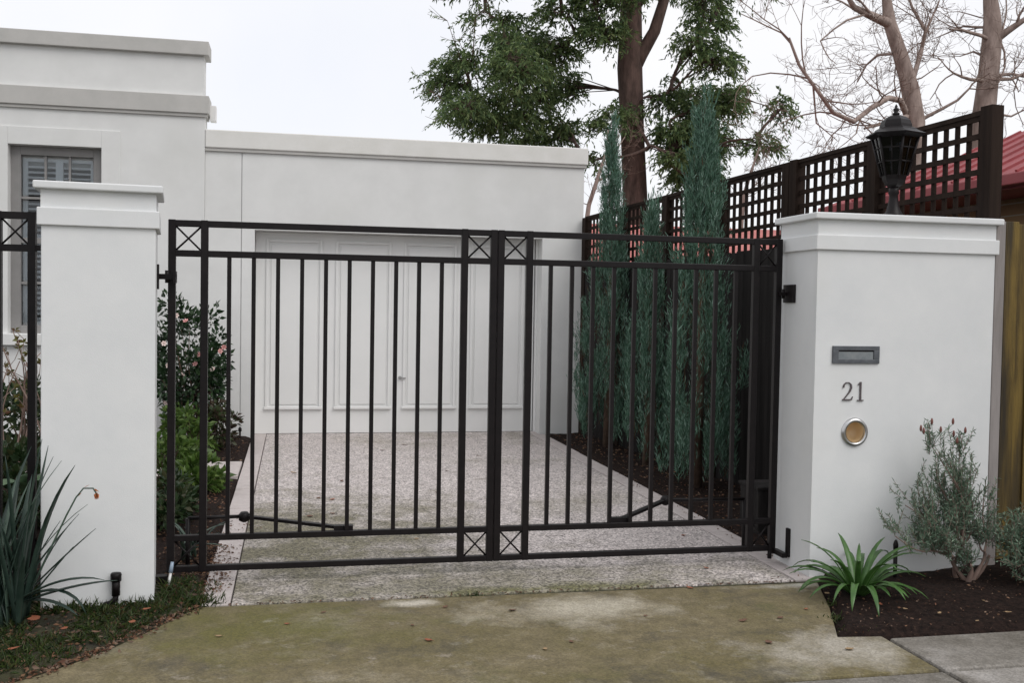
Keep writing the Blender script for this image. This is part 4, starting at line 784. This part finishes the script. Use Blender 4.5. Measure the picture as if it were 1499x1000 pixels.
X = rng.uniform(-.4, 2.9, 240); Y = 5.525+rng.normal(size=240)*.012; lt.add(np.stack([X, Y, np.full(240, .002)], 1), rng.normal(size=(240, 3))*[1, 1, .2], rng.uniform(.008, .025, 240), .008)
tag(lt.build('leaf_litter', M_LIT), 'small dry brown leaf litter scattered over beds and paving edges', 'leaf litter', kind='stuff')
# individual fallen leaves
def leafmesh(m):
    mb = MB(); n = 6; vs = []; 
    for i in range(n+1): t = i/n-.5; wv = .30*math.sqrt(max(0, 1-(2*t)**2))*(1+.2*math.sin(9*t)); vs += [(t, -wv, .10*abs(t)+.06), (t, 0, .02+.12*t*t), (t, wv, .07*(1-t))]
    mb.add(vs, [f for i in range(n) for f in ((3*i, 3*i+3, 3*i+4, 3*i+1), (3*i+1, 3*i+4, 3*i+5, 3*i+2))], True); mb.tube([(.48, 0, .05), (.65, .02, .06), (.78, .06, .05)], .015, 4); return mb.mesh('fallen_leaf', m)
lms = [leafmesh(mat('fallen_leaf_%s' % c, a, b, 40, .8)) for c, a, b in (('red', (.22, .06, .03), (.30, .11, .05)), ('brown', (.10, .05, .03), (.17, .09, .055)), ('tan', (.27, .17, .09), (.34, .24, .13)))]
def gnd(x, y):
    d = (x-749.5)/FL*_r-(y-500)/FL*_u+_f; return CAM+d*(-1.6/d[2])
def fallen(pts, label, group, z=.004):
    for i, (x, y, s, k) in enumerate(pts):
        p = gnd(x, y); o = link('fallen_leaf', lms[k], None, (p[0], p[1], z)); o.scale = (s, s, s); o.rotation_euler = (random.uniform(-.1, .1), random.uniform(-.1, .1), random.uniform(0, 6.3)); tag(o, label % ('reddish', 'dark brown', 'pale tan')[k], 'leaf', group)
fallen([(652, 890, .035, 1), (627, 939, .045, 0), (750, 895, .05, 1), (320, 933, .035, 2), (798, 952, .035, 2), (1142, 906, .04, 1), (1088, 910, .05, 1), (1125, 942, .05, 1), (474, 898, .03, 1), (836, 941, .03, 1), (420, 915, .03, 0), (945, 903, .025, 1), (1243, 952, .05, 2), (1010, 862, .04, 0), (604, 917, .025, 1), (1180, 893, .03, 0)], '%s dry fallen leaf lying on the concrete in front of the gate', 'fallen leaves on the concrete apron')
fallen([(454, 757, .06, 1), (487, 732, .05, 0), (487, 753, .05, 1), (466, 730, .05, 1), (430, 693, .06, 2), (610, 790, .04, 2), (560, 660, .06, 1), (592, 652, .06, 1), (500, 705, .05, 1), (654, 690, .05, 1), (700, 668, .05, 1), (1000, 785, .04, 0), (640, 722, .05, 1), (1034, 833, .04, 0)], '%s dry fallen leaf lying on the aggregate driveway behind the gate', 'fallen leaves on the driveway')
fallen([(50, 921, .09, 0), (94, 935, .05, 0), (193, 925, .05, 0), (140, 940, .045, 1), (20, 965, .05, 0), (215, 905, .04, 0)], '%s fallen leaf in the grass before the narrow pillar', 'fallen leaves in the grass', .045)
fallen([(1210, 877, .04, 2), (1288, 893, .035, 0), (1375, 906, .03, 2), (1476, 905, .035, 2), (1430, 918, .025, 2), (1325, 900, .025, 2), (1335, 915, .03, 1), (1440, 888, .025, 2)], '%s dry fallen leaf on the dark mulch before the wide pillar', 'fallen leaves on the mulch', .03)
